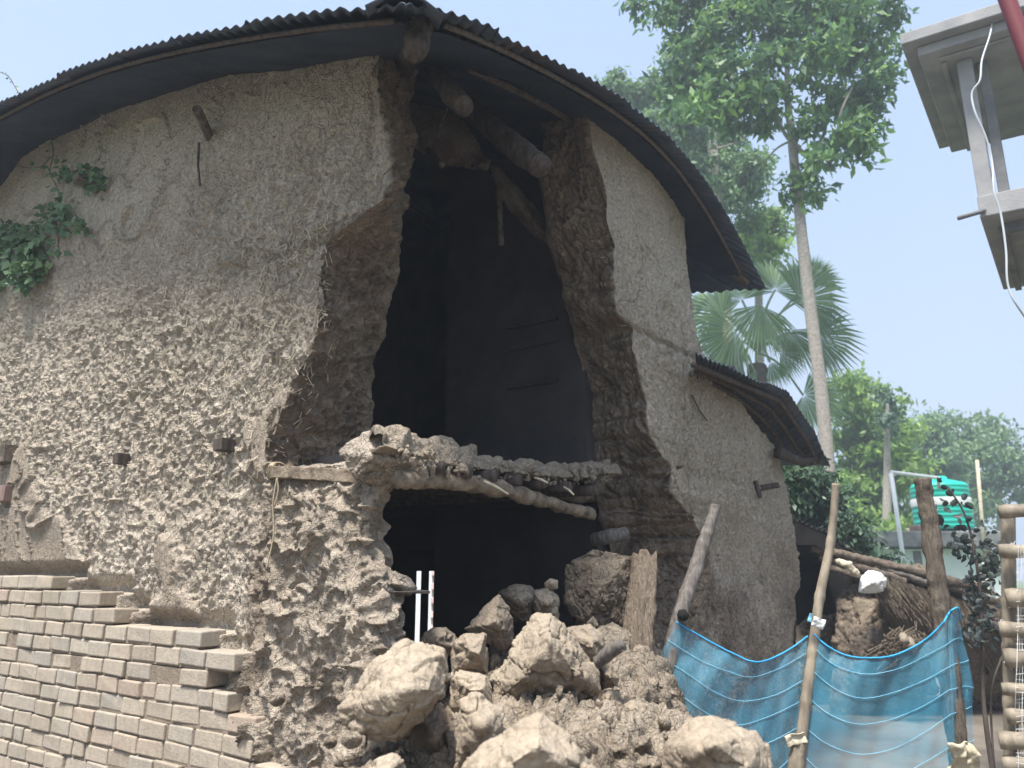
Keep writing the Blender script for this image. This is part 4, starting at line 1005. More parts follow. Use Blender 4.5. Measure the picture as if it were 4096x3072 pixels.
# short sawn stick in the heap
o = log_obj('broken_stick', [P(598, 662, 3.3), P(610, 652, 3.25), P(622, 645, 3.2)], [0.026, 0.028, 0.028], M['greywood'], None, seg=9, amp=0.006)
meta(o, 'short grey broken stick poking out of the heap next to the layered block', 'stick')

# ================================================================== NET FENCE
nf_ = empty('net_fence', P(800, 768, 3.9), 'translucent blue mesh fence sagging between three crooked wooden posts', 'fence')
def post(name, pts, rads, m, seed, amp=0.01, seg=14):
    return log_obj(name, pts, rads, m, nf_, seg, 14, amp, 14, seed)
lpost = post('leaning_post', [P(716, 506, 4.15), P(708, 530, 4.13), P(695, 570, 4.1), P(682, 610, 4.05), P(672, 650, 4.02), P(655, 720, 4.0), P(630, 830, 3.95)], [0.027, 0.031, 0.038, 0.042, 0.044, 0.046, 0.046], M['greywood'], 21)
lpost['label'] = 'thick grey leaning post at the left end of the net'
mb = MB(); mb.tube([P(683, 615, 4.0), P(683, 615, 3.93)], 0.028, 10, 0.1); mb.build('knot', M['black'], lpost, True)
bp = [P(836, 484, 3.95), P(831, 540, 3.95), P(820, 595, 3.93), P(813, 650, 3.91), P(806, 700, 3.9), P(798, 768, 3.88), P(788, 860, 3.86)]
spb = spline(bp, 14); rr = []
for i in range(len(spb)):
    r0 = 0.018+0.007*min(1, i/40); rr.append(r0*(1.0+0.14*(i % 14 in (0, 1))))
mb = MB(); mb.tube(spb, rr, 14); bpo = mb.build('bamboo_post', M['bamboo'], nf_, True); bpo['label'] = 'slim jointed bamboo pole in the middle of the net'
rpost = post('bark_post', [P(923, 479, 3.75), P(929, 520, 3.75), P(937, 580, 3.74), P(944, 640, 3.73), P(952, 700, 3.7), P(960, 768, 3.68), P(970, 860, 3.65)], [0.036, 0.038, 0.042, 0.044, 0.046, 0.046, 0.046], M['bark'], 23, 0.012, 22)
rpost['label'] = 'dark bark-covered post at the right end of the net'
def cv(pts, n=8): 
    s_ = spline([Vector((p[0], p[1], 0)) for p in pts], n); return [(p[0], p[1]) for p in s_]
def net_panel(name, curves, Yf, nu=70):
    C = []
    for c in curves:
        s_ = cv(c, 12); L = np.cumsum([0]+[math.dist(s_[i], s_[i+1]) for i in range(len(s_)-1)]); L /= L[-1]
        u = np.linspace(0, 1, nu); C.append(np.stack([np.interp(u, L, [p[0] for p in s_]), np.interp(u, L, [p[1] for p in s_])], 1))
    C = np.array(C); nk = len(C); vv = np.linspace(0, nk-1, (nk-1)*9+1)
    out = []
    for v_ in vv:
        k = min(int(v_), nk-2); f = v_-k; row = C[k]*(1-f)+C[k+1]*f
        for j in range(nu):
            u = j/(nu-1); Yd = Yf(u)+0.02*math.sin(u*9+v_*0.9)*math.sin(math.pi*u)+0.004*math.sin(u*41+v_*1.7)
            out.append(P(row[j, 0], row[j, 1], Yd))
    o = link(name, mesh_np(name, np.array([p[:] for p in out]), grid_faces(len(vv), nu)), M['net'], nf_, True)
    for k in range(nk-1):
        mb = MB(); ps = []
        for j in range(0, nu, 1):
            u = j/(nu-1); Yd = Yf(u)+0.02*math.sin(u*9+k*0.9)*math.sin(math.pi*u)+0.004*math.sin(u*41+k*1.7)-0.006
            ps.append(P(C[k][j, 0], C[k][j, 1]+rnd.uniform(-.15, .15), Yd))
        if k == 0: mb.tube(ps, 0.0045, 6); mb.build('edge_cord', M['bluecord'], o, True)
        else: mb.tube(ps, 0.0013, 5); mb.build('cord', M['cord'], o, True)
    return o
net_panel('net', [
    [(676, 622), (700, 636), (730, 652), (757, 662), (785, 652), (808, 636)],
    [(668, 640), (700, 660), (730, 672), (752, 677), (780, 668), (806, 653)],
    [(658, 656), (685, 672), (715, 692), (742, 701), (775, 695), (805, 679)],
    [(653, 680), (680, 695), (710, 715), (737, 725), (770, 716), (803, 700)],
    [(648, 702), (675, 720), (705, 745), (735, 752), (770, 742), (800, 726)],
    [(645, 722), (675, 752), (705, 775), (735, 785), (770, 775), (797, 752)],
    [(648, 800), (680, 830), (705, 835), (735, 845), (770, 835), (790, 820)]], lambda u: 3.98-0.05*u)
net_panel('net', [
    [(814, 634), (826, 645), (845, 655), (868, 658), (895, 655), (925, 640), (944, 622)],
    [(812, 645), (830, 662), (850, 671), (872, 674), (900, 668), (925, 656), (946, 645)],
    [(810, 668), (828, 684), (848, 695), (868, 698), (895, 692), (925, 680), (947, 668)],
    [(808, 697), (826, 712), (848, 722), (868, 724), (895, 718), (925, 705), (949, 690)],
    [(805, 727), (824, 742), (848, 752), (868, 754), (895, 748), (925, 732), (951, 714)],
    [(803, 755), (822, 772), (848, 782), (868, 784), (895, 778), (925, 762), (953, 745)],
    [(796, 820), (822, 838), (848, 845), (868, 845), (895, 842), (925, 835), (958, 830)]], lambda u: 3.90-0.24*u)
net_panel('net', [
    [(944, 622), (950, 612), (958, 608), (960, 620)],
    [(946, 645), (953, 640), (960, 638), (963, 640)],
    [(947, 668), (955, 664), (964, 662), (969, 660)],
    [(949, 690), (957, 688), (966, 686), (974, 688)],
    [(951, 714), (958, 712), (968, 708), (972, 706)],
    [(953, 745), (960, 744), (970, 742), (974, 740)],
    [(958, 830), (964, 830), (972, 830), (976, 830)]], lambda u: 3.64+0.1*u, 30)
# rag of label tape at the bamboo and crumpled tags
def crumple(c, w_, h_, m, name, parent, seed, ry=0.0, amp=0.012, yaw=0.0):
    n = 14; r = np.random.RandomState(seed); V = []
    for i in range(n):
        for j in range(n):
            x = (i/(n-1)-.5)*w_; z = (j/(n-1)-.5)*h_
            V.append((x*math.cos(ry)-z*math.sin(ry), 0, x*math.sin(ry)+z*math.cos(ry)))
    V = np.array(V); V[:, 1] += fbm(V*22+seed, 3, seed)*amp*3+0.6*V[:, 0]**2/max(w_, .01)
    V[:, 0] += fbm(V*15+seed, 2, seed+1)*amp; V[:, 2] += fbm(V*15+seed+4, 2, seed+1)*amp
    V = V+np.array(c[:]); o = link(name, mesh_np(name, V, grid_faces(n, n)), m, parent, True)
    sd = o.modifiers.new('t', 'SOLIDIFY'); sd.thickness = 0.003; return o
crumple(P(818, 624, 3.855), 0.062, 0.045, M['plastic_white'], 'plastic_tag', bpo, 4, -0.35)
crumple(P(811, 618, 3.85), 0.015, 0.04, M['cord'], 'plastic_tag', bpo, 6, -0.35, 0.004)
stump = log_obj('stump_post', [P(799, 740, 3.7), P(796, 768, 3.7), P(792, 860, 3.7)], [0.034, 0.036, 0.04], M['bamboo'], None, seg=12, amp=0.006)
meta(stump, 'short cut stake capped with a dirty rag at the bottom edge of the net', 'stake')
o = crumple(P(797, 741, 3.655), 0.09, 0.045, M['cloth'], 'rag', None, 9, 0.2, 0.02); meta(o, 'small dirty rag draped over the short cut stake', 'rag')
o = crumple(P(966, 760, 3.55), 0.12, 0.12, M['cloth'], 'rag', None, 12, 0.1, 0.03); meta(o, 'crumpled pale rag at the foot of the bark-covered post', 'rag')

# ================================================================== BAMBOO LADDER FENCE
bl = empty('bamboo_ladder', P(1010, 768, 3.1), 'upright bamboo ladder-like fence frame with netting at the right edge', 'bamboo frame')
ps = spline([P(1008, 512, 3.1), P(1009, 600, 3.1), P(1011, 700, 3.1), P(1013, 850, 3.1)], 24)
rr = [0.026*(1+0.12*(i % 12 in (0, 1))) for i in range(len(ps))]
mb = MB(); mb.tube(ps, rr, 14); mb.build('upright', M['bamboo'], bl, True)
for y, r_, tip in ((511, .026, 999), (550, .026, 999), (597, .034, 1006), (628, .028, 999), (657, .034, 1004), (688, .022, 1002), (715, .026, 1006), (739, .03, 999), (763, .028, 1003), (795, .03, 1000)):
    L0 = P(tip, y+1, 3.04); L1 = P(1100, y+rnd.uniform(-6, 8), 2.9)
    mid = [L0+(L1-L0)*k/12 for k in range(13)]
    mb = MB(); mb.tube(mid, [r_*(1+.1*(k % 4 == 1)) for k in range(13)], 12); mb.build('rung', M['bamboo'], bl, True)
mb = MB()
for k in range(34):
    x = 1017+k*2.6; mb.tube(spline([P(x+rnd.uniform(-2, 2), y, 3.0+rnd.uniform(-.03, .03)) for y in range(545, 840, 36)], 3), 0.0009, 4, caps=False)
for k in range(44):
    y = 548+k*6; mb.tube(spline([P(x, y+rnd.uniform(-2, 2), 3.0+rnd.uniform(-.03, .03)) for x in range(1016, 1110, 16)], 3), 0.0009, 4, caps=False)
for y in (512, 550, 597, 628, 657):
    for k in range(7):
        p = P(1009+rnd.uniform(-5, 5), y+rnd.uniform(-2, 2), 3.06); mb.tube(spline([p+Vector((rnd.uniform(-.03, .03), rnd.uniform(-.03, 0), rnd.uniform(-.04, .03))) for _ in range(4)], 5), 0.0012, 4, caps=False)
mb.build('netting', M['plastic_white'], bl)

# ================================================================== TREES AND PLANTS
def leaf_cloud(clumps, n, size, m, name, parent, seed, droop=0.5, aspect=0.42, twig=0.5, sub=9, flat=0.0):
    """clumps: (centre, radius). Leaves gather on twigs inside every clump so that gaps stay open."""
    r = np.random.RandomState(seed); V = []; 
    tot = sum(c[1]**2 for c in clumps)
    for c, rad in clumps:
        k = max(6, int(n*rad*rad/tot)); nt_ = max(3, int(sub*max(1, (rad/twig))**1.6))
        d = r.normal(size=(nt_, 3)); d /= np.linalg.norm(d, axis=1)[:, None]
        tc = np.array(c[:])+d*(rad*r.uniform(0.25, 1.0, (nt_, 1))**0.6)*np.array([1, 1, 0.85])
        tr_ = twig*r.uniform(0.45, 1.0, nt_)
        idx = r.randint(0, nt_, k)
        g = r.normal(size=(k, 3))*0.45
        pos = tc[idx]+g*tr_[idx][:, None]*np.array([1, 1, 0.55])
        ax = r.normal(size=(k, 3)); ax[:, 2] -= droop*1.6; ax /= np.linalg.norm(ax, axis=1)[:, None]
        nn_ = r.normal(size=(k, 3)); nn_[:, 2] += 0.8; sd_ = np.cross(ax, nn_); sd_ /= np.linalg.norm(sd_, axis=1)[:, None]+1e-9
        L = size*r.uniform(0.6, 1.25, k)[:, None]; W_ = L*aspect
        fold = np.cross(ax, sd_)*W_*0.25
        V.append(np.stack([pos, pos+ax*L*0.45+sd_*W_*0.5+fold, pos+ax*L, pos+ax*L*0.45-sd_*W_*0.5+fold], 1))
    V = np.concatenate(V).reshape(-1, 3); Fq = np.arange(len(V)).reshape(-1, 4)
    return link(name, mesh_np(name, V, Fq), m, parent)
def px_clumps(lst, Y, spread=1.2, seed=1):
    r = random.Random(seed); out = []
    for x, y, rp in lst:
        Yd = Y+r.uniform(-spread, spread); out.append((P(x, y, Yd), rp/F*Yd*1.03))
    return out
def limbs(mb, lst, Y):
    for pts, r0, r1 in lst:
        s_ = spline([P(x, y, Y+dy) for x, y, dy in pts], 6); mb.tube(s_, list(np.linspace(r0, r1, len(s_))), 8)
def tree(label, base, trunk_pts, clumps, n, size, m, seed, Y, limbl=(), name='tree', tm='trunk', twig=0.6, group='trees behind the house', **kw):
    e = empty(name, base, label, 'tree', group)
    mb = MB(); s_ = spline([p for p, _ in trunk_pts], 8); rr = np.interp(np.linspace(0, 1, len(s_)), np.linspace(0, 1, len(trunk_pts)), [r for _, r in trunk_pts])
    mb.tube(s_, list(rr), 12, 0.03); limbs(mb, limbl, Y)
    mb.build('trunk', M[tm], e, True)
    leaf_cloud(px_clumps(clumps, Y, 1.2, seed), n, size, M[m], 'crown', e, seed, twig=twig, **kw)
    return e
def to_ground(px, py, Y, px2=None):
    p = P(px, py, Y); return Vector((P(px2 or px, 600, Y).x, Y, 0))
Y1 = 15.0
tree('tall slender pale-trunked tree with drooping dark leaves, rising behind the lean-to', Vector((P(836, 600, Y1).x, Y1, 0)),
     [(Vector((P(840, 640, Y1).x, Y1, -0.1)), 0.15), (P(832, 520, Y1), 0.135), (P(822, 400, Y1), 0.13), (P(808, 290, Y1), 0.125), (P(797, 190, Y1), 0.105), (P(791, 130, Y1), 0.09), (P(787, 88, Y1), 0.06), (P(790, 20, Y1), 0.05), (P(795, -50, Y1), 0.03)],
     [(640, 3, 14), (655, 12, 16), (690, 20, 38), (725, 30, 42), (765, 25, 45), (805, 15, 45), (840, 12, 40), (872, 10, 34), (700, 60, 36), (680, 90, 30), (738, 78, 40), (775, 75, 36), (700, 105, 28), (735, 112, 30), (762, 120, 22),
      (820, 55, 34), (850, 60, 30), (880, 55, 26), (840, 100, 34), (868, 95, 26), (884, 70, 14), (850, 132, 24), (870, 120, 20), (862, 150, 18), (835, 142, 20), (812, 120, 22), (815, 160, 14), (804, 172, 16), (790, 188, 13), (812, 190, 14), (800, 200, 11), (760, -30, 60), (830, -30, 60), (700, -30, 50)],
     17000, 0.245, 'leaf_a', 11, Y1,
     [([(800, 148, 0), (787, 137, 0.1), (778, 120, 0.3), (765, 95, 0.4), (758, 60, 0.5)], 0.05, 0.02), ([(797, 148, 0), (812, 160, -0.3), (826, 166, -0.5), (836, 150, -0.5), (840, 115, -0.5), (852, 88, -0.4)], 0.055, 0.02),
      ([(793, 108, 0), (776, 88, .3), (770, 60, .3)], 0.03, 0.015), ([(788, 60, 0), (850, 40, 0), (870, 5, 0)], 0.05, 0.02), ([(793, 140, 0), (775, 150, .4), (755, 175, .8)], 0.03, 0.012)], twig=0.42)
Y2 = 22.0
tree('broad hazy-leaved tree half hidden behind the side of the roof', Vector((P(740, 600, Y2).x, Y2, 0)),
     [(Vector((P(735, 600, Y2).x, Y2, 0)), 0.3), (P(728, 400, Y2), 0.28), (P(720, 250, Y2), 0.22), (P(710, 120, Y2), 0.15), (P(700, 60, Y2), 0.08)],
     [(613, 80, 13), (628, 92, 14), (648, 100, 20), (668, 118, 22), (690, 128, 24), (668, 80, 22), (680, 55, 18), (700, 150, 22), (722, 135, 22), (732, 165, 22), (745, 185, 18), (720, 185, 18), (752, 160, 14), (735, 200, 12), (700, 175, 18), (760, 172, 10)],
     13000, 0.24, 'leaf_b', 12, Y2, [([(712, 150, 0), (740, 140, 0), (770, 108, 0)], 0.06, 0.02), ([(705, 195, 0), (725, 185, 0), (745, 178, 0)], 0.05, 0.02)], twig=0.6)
tree('bright yellow-green tree crown low between the roof and the fan palm', Vector((P(760, 600, 24).x, 24, 0)),
     [(Vector((P(762, 600, 24).x, 24, 0)), 0.2), (P(760, 400, 24), 0.16), (P(758, 240, 24), 0.1)],
     [(748, 222, 14), (762, 215, 13), (775, 228, 12), (755, 240, 16), (770, 248, 14), (750, 262, 12), (765, 262, 10)], 4000, 0.25, 'leaf_c', 13, 24, twig=0.6)
Y3 = 30.0
def bush(label, lst, Y, n, size, m, seed, twig=0.8, name='tree', **kw):
    cx = sum(l[0] for l in lst)/len(lst); top = min(l[1] for l in lst)
    b0 = Vector((P(cx, 600, Y).x, Y, 0))
    return tree(label, b0, [(b0+Vector((0, 0, -.1)), 0.2), (P(cx, 540, Y), 0.16), (P(cx, (top+540)/2, Y), 0.12), (P(cx, top+12, Y), 0.05)], lst, n, size, M and m, seed, Y, twig=twig, name=name, **kw)
bush('yellowish green tree in full leaf just right of the tall trunk', [(845, 385, 18), (862, 392, 20), (878, 410, 22), (895, 425, 20), (850, 415, 22), (870, 440, 28), (850, 450, 24), (895, 455, 24), (900, 485, 24), (870, 480, 28), (848, 490, 22), (885, 515, 24), (860, 525, 22), (838, 520, 16)], Y3, 11000, 0.34, 'leaf_c', 14, 0.9)
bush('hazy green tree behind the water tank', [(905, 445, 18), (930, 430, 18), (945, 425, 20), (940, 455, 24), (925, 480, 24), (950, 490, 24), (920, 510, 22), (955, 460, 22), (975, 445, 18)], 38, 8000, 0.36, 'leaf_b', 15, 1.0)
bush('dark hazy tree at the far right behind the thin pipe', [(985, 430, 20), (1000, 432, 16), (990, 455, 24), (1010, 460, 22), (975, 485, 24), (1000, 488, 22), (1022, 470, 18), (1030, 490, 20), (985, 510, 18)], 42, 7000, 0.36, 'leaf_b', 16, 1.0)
bush('shrub with a thin dark outline reaching up beside the yellowish tree', [(880, 392, 5), (888, 400, 7), (893, 410, 6), (885, 418, 8), (890, 430, 7)], 26, 350, 0.3, 'leaf_d', 17, 0.4)
bush('dense dark green bush directly under the end of the lean-to roof', [(788, 470, 14), (800, 480, 18), (815, 485, 16), (792, 500, 18), (812, 510, 18), (830, 500, 12), (800, 530, 18), (830, 535, 16), (850, 540, 14), (845, 525, 12), (860, 555, 14), (880, 560, 10)], 11.5, 9000, 0.13, 'leaf_d', 18, 0.3, 'bush')
bush('low broadleaf bush with yellow tips beside the white outhouse roof', [(945, 520, 12), (905, 528, 12), (920, 522, 10), (895, 540, 10), (885, 535, 8)], 24, 1500, 0.3, 'leaf_c', 19, 0.5, 'bush')
for i_, (x, Y, lb) in enumerate([(560, 45, 'far tree hidden mostly behind the house, left one'), (1060, 50, 'far tree at the right beyond the pipe')]):
    pass
# fan palm
fp = empty('fan_palm', Vector((P(757, 600, 18).x, 18, 0)), 'fan palm with large pleated grey-green fronds behind the tall trunk', 'palm')
mb = MB(); tp = [Vector((P(757, 600, 18).x, 18, 0)), P(757, 450, 18), P(757, 365, 18)]; s_ = spline(tp, 10); mb.tube(s_, [0.22*(1+0.12*(i % 2)) for i in range(len(s_))], 12, 0.06); mb.build('trunk', M['darkwood'], fp, True)
hub = P(757, 352, 18)
def frond(c, hx, rad, ang0, spreadA, tilt, seed, droop=0.25, m='leaf_p', nb=46):
    """pleated fan at point c opening toward screen-plane angle ang0"""
    r = np.random.RandomState(seed); V = []; Fc = []
    ex = Vector((1, 0, 0)); ez = Vector((0, 0.0, 1)); ey = Vector((0, 1, 0))
    ex = (ex+ey*tilt*math.cos(seed)).normalized(); ez = (ez+ey*tilt*math.sin(seed*1.7)).normalized()
    for k in range(nb):
        a = ang0+spreadA*(k/(nb-1)-.5); a2 = spreadA/nb*0.5
        L = rad*(0.82+0.18*math.cos((k/(nb-1)-.5)*2.4))*r.uniform(0.93, 1.05)
        def pt(an, rr, dp): 
            return c+ex*math.cos(an)*rr+ez*math.sin(an)*rr+ey*dp+Vector((0, 0, -1))*droop*rad*(rr/rad)**2.5*r.uniform(.8, 1.2)
        pl = 0.03*rad*(1 if k % 2 else -1)
        b = len(V)
        V += [pt(a, 0.03*rad, 0), pt(a-a2, L*0.62, pl), pt(a+a2, L*0.62, -pl), pt(a, L, 0)]
        Fc += [(b, b+1, b+3, b+2)]
    me = bpy.data.meshes.new('frond'); me.from_pydata([v_[:] for v_ in V], [], Fc); me.update()
    o = link('frond', me, M[m], fp)
    mb = MB(); mb.tube(spline([hub, (hub+c)/2+Vector((0, 0, 0.25)), c], 5), 0.03, 6); mb.build('petiole', M['leaf_p'], o, True)
for i_, (x, y, rp, a_, spd, dy, tl) in enumerate([
        (775, 290, 62, 80, 210, 0.4, .4), (800, 300, 68, 35, 190, -0.5, .3), (815, 335, 58, 8, 170, 0.2, .3), (742, 300, 52, 120, 200, 0.6, .5), (722, 315, 50, 165, 200, 0, .3),
        (735, 330, 58, 215, 170, -0.6, .4), (760, 305, 55, 265, 150, -0.9, .3), (790, 330, 50, 290, 170, 0.7, .4), (780, 352, 34, 340, 150, 0.3, .3), (728, 350, 30, 195, 150, 0.2, .5), (803, 395, 54, 330, 200, 1.5, .3), (705, 305, 30, 150, 160, 0.5, .4), (812, 285, 50, 75, 150, .9, .3)]):
    frond(P(x, y, 18+dy), 0, rp*0.92/F*18, math.radians(a_), math.radians(spd), tl, 31+i_)
for i_, (x, y, a_) in enumerate([(770, 362, 300), (742, 362, 235), (757, 368, 270)]):
    frond(P(x, y, 17.8), 0, 26/F*18, math.radians(a_), math.radians(110), .5, 61+i_, .4, 'leaf_b', 20)
# sapling with dark round leaves
sp_e = empty('sapling', Vector((P(986, 745, 6.2).x, 6.2, 0)), 'thin dark sapling hung with round leathery leaves beside the bark-covered post', 'sapling')
mb = MB(); g0 = Vector((P(990, 745, 6.2).x, 6.2, -0.02))
mb.tube(spline([g0, P(988, 740, 6.2), P(983, 690, 6.2), P(982, 620, 6.2), P(976, 560, 6.2), P(965, 515, 6.2), P(948, 488, 6.2)], 8), list(np.linspace(0.02, 0.006, 49)), 8)
mb.tube(spline([g0, P(991, 715, 6.2), P(994, 680, 6.1), P(1003, 655, 6.1)], 6), 0.008, 6)
mb.tube(spline([P(984, 560, 6.2), P(995, 545, 6.2), P(1004, 556, 6.1)], 6), 0.006, 6)
mb.build('stem', M['darkwood'], sp_e, True)
r = np.random.RandomState(5); V = []; Fc = []
path = [(945, 489), (960, 497), (950, 510), (968, 520), (945, 522), (965, 532), (955, 540), (985, 532), (975, 548), (990, 552), (970, 560), (985, 570), (995, 562), (978, 582), (968, 585), (988, 590), (980, 602), (975, 615), (990, 612), (985, 628), (972, 630), (982, 640), (1000, 566), (964, 548), (938, 505)]
for (x, y) in path:
    for _ in range(13 if y > 535 else 6):
        c = P(x+r.normal()*6, y+r.normal()*6, 6.2+r.normal()*0.08); s0 = r.uniform(0.045, 0.075)
        ax = Vector((r.normal(), r.normal()*.6, -0.6+r.normal()*.5)).normalized(); n_ = Vector((r.normal()*.6, -1, r.normal()*.8)).normalized(); sd_ = ax.cross(n_).normalized()
        b = len(V); V.append(c)
        for k in range(9):
            t_ = k/8*2*math.pi; V.append(c+ax*(s0*0.5-s0*0.5*math.cos(t_))*1.0+sd_*math.sin(t_)*s0*0.36+n_*0.006*math.cos(2*t_))
        Fc += [(b, b+1+k, b+2+k) for k in range(8)]
me = bpy.data.meshes.new('foliage'); me.from_pydata([v_[:] for v_ in V], [], Fc); me.update(); link('foliage', me, M['leaf_s'], sp_e)
mb = MB(); 
# vines on the street wall
ve = empty('climbing_vine', Pb(20, 290, -0.1), 'leafy green vine creeping down the shaded left end of the mud wall', 'vine')
mb = MB(); V = []
def vine(pts, b0=-0.08, leaf=0.07, step=3, r0=0.004, dens=2, hang_=0.6, seed=0):
    rr = random.Random(seed); s_ = spline([Pb(x, y, b0+rr.uniform(-.03, .03)) for x, y in pts], 9); mb.tube(s_, r0, 5)
    for i in range(0, len(s_), step):
        for _ in range(dens):
            c = s_[i]+Vector((rr.gauss(0, .025), rr.gauss(0, .025), rr.gauss(0, .02))); L = leaf*rr.uniform(.6, 1.2)
            ax = Vector((rr.gauss(0, .5), rr.gauss(0, .4)-.2, -hang_+rr.gauss(0, .4))).normalized(); n_ = Vector((rr.gauss(0, .5), -1, rr.gauss(0.3, .5))).normalized(); sd_ = ax.cross(n_).normalized()
            f_ = ax.cross(sd_)*L*.12
            V.append([c, c+ax*L*.3+sd_*L*.4+f_, c+ax*L, c+ax*L*.3-sd_*L*.4+f_])
vine([(50, 125), (52, 140), (53, 155), (50, 172), (58, 190), (60, 208), (55, 230), (62, 225), (57, 250)], seed=1, dens=1)
vine([(17, 166), (30, 168), (42, 166), (50, 158)], seed=2, dens=1, leaf=0.04)
vine([(36, 107), (45, 107), (57, 102), (64, 103)], seed=3, dens=1, leaf=0.045)
vine([(62, 165), (72, 172), (85, 165), (98, 172), (96, 182)], seed=4, dens=3)
vine([(60, 178), (80, 180), (92, 184), (100, 190)], seed=5, dens=3)
vine([(55, 200), (60, 225), (58, 240), (60, 255)], seed=6, dens=2)
vine([(0, 72), (8, 76), (14, 85), (20, 95)], b0=-0.33, seed=7, dens=1, leaf=0.03)
for k in range(26):
    x = rnd.uniform(-14, 40)*0.9; y = 218+rnd.uniform(0, 55)+max(0, -x)*0.4
    vine([(x, y), (x+rnd.uniform(-8, 8), y+8), (x+rnd.uniform(-10, 10), y+18)], seed=20+k, dens=3, leaf=0.08, step=2)
for k in range(10):
    x = rnd.uniform(40, 80); y = 200+rnd.uniform(0, 22)
    vine([(x, y), (x+rnd.uniform(-8, 8), y+6), (x+rnd.uniform(-8, 8), y+14)], seed=60+k, dens=2, leaf=0.06, step=3)
mb.build('stems', M['log'], ve, True)
Vn = np.array([[p[:] for p in q_] for q_ in V]).reshape(-1, 3); link('foliage', mesh_np('foliage', Vn, np.arange(len(Vn)).reshape(-1, 4)), M['leaf_v'], ve)

# ================================================================== CONCRETE BUILDING
cb = empty('concrete_building', Vector((5.6, 5.7, 0)), 'unfinished grey concrete building with projecting roof and balcony slabs', 'building')
E1 = Vector((0.855, -0.52, 0)).normalized(); E2 = Vector((0.593, 0.805, 0)).normalized()
def cbox(mb, o_, l1, l2, z0, z1, s1=0, s2=0):
    p = [o_+E1*s1+E2*s2, o_+E1*(s1+l1)+E2*s2, o_+E1*(s1+l1)+E2*(s2+l2), o_+E1*s1+E2*(s2+l2)]
    mb.prism([Vector((v_.x, v_.y, z0)) for v_ in p], [Vector((v_.x, v_.y, z1)) for v_ in p])
oC = Vector((3.95, 6.5, 0))
mb = MB(); cbox(mb, oC, 3.2, 2.35, 6.5, 6.62, -0.12, -0.12); cbox(mb, oC, 3.1, 2.2, 6.40, 6.497, 0.0, 0.0); cbox(mb, oC, 3.0, 0.05, 6.375, 6.397, 0.15, 0.12); cbox(mb, oC, 0.05, 2.0, 6.375, 6.397, 0.16, 0.22)
mb.build('roof_slab', M['concrete'], cb, False, 0.01)
mb = MB(); cbox(mb, Vector((4.35, 6.56, 0)), 0.13, 0.22, 4.9, 6.397, 0.0, 0.02); mb.build('column', M['concrete'], cb, False, 0.008)
mb = MB(); cbox(mb, Vector((4.35, 6.56, 0)), 0.09, 0.2, 4.9, 6.397, 0.16, 0.15); mb.build('column', M['concrete_dark'], cb, False, 0.008)  # darker box stands in for the shaded side face of the column
ps = spline([P(962, 66, 6.45), P(966, 110, 6.45), P(978, 165, 6.47), P(984, 200, 6.5)], 6)
mb = MB(); cbox(mb, Vector((4.3, 6.5, 0)), 2.9, 2.3, 4.69, 4.9, 0, 0); mb.build('balcony_slab', M['concrete'], cb, False, 0.01)
mb = MB()
cbox(mb, Vector((4.3, 6.5, 0)), 2.6, 0.06, 4.60, 4.687, 0.15, 0.25); cbox(mb, Vector((4.3, 6.5, 0)), 0.06, 1.8, 4.60, 4.687, 0.12, 0.32); mb.build('slab_rib', M['concrete_dark'], cb)
mb = MB(); cbox(mb, Vector((4.3, 6.5, 0)), 2.0, 2.6, 0, 6.38, 1.9, 0.2); mb.build('body_wall', M['concrete_dark'], cb)
mb = MB(); mb.tube([P(959, 218, 6.35), P(976, 213, 6.4), P(990, 209, 6.55)], 0.022, 8); mb.build('rebar_pipe', M['concrete_dark'], cb, True)
cab = MB(); cab.tube(spline([P(992, 20, 6.2), P(990, 35, 6.1), P(982, 60, 6.1), P(980, 80, 6.1), P(972, 93, 6.15), P(975, 112, 6.15), P(985, 135, 6.15), P(992, 160, 6.15), P(994, 190, 6.1), P(1001, 215, 6.1), P(1006, 250, 6.1), P(1008, 285, 6.1), P(1020, 310, 6.1), P(1050, 350, 6.3)], 6), 0.009, 8)
o = cab.build('cable', M['cable'], None, True); meta(o, 'white cable hanging in loops down the front of the concrete building', 'cable')
mb = MB(); p0 = P(1003, -12, 2.2); p1 = P(1030, 62, 2.2); dv_ = (p1-p0).normalized()
mb.tube([p0-dv_*0.8, p0, p1, p1+dv_*((p1.z)/(-dv_.z) if dv_.z < 0 else 3)], 0.026, 12); o = mb.build('maroon_pole', M['redpipe'], None, True); meta(o, 'slanting maroon painted pole crossing the top right corner close by', 'pole')

# ================================================================== OUTHOUSE AND TANK
Yo = 21.0
oh = empty('outhouse', Vector((P(940, 600, Yo).x, Yo, 0)), 'small whitewashed outhouse with a mossy flat concrete roof', 'building')
def fbox(mb, x0, x1, ytop, ybot, Y0, dY, zb=None):
    a_ = P(x0, ytop, Y0); c_ = P(x1, ytop, Y0); zb_ = P(x0, ybot, Y0).z if zb is None else zb
    mb.prism([Vector((a_.x, Y0, zb_)), Vector((c_.x, Y0, zb_)), Vector((c_.x, Y0+dY, zb_)), Vector((a_.x, Y0+dY, zb_))], [Vector((a_.x, Y0, a_.z)), Vector((c_.x, Y0, a_.z)), Vector((c_.x, Y0+dY, a_.z)), Vector((a_.x, Y0+dY, a_.z))])
mb = MB(); fbox(mb, 884, 1004, 549, 600, Yo, 3.0, 0.0); mb.build('wall', M['white'], oh)
mb = MB(); fbox(mb, 867, 1008, 531, 547, Yo-0.4, 4.4); mb.build('roof_slab', M['concrete_dark'], oh, False, 0.03)
mb = MB(); fbox(mb, 913, 921, 551, 580, Yo-0.02, 0.03); mb.build('window', M['concrete_dark'], oh)
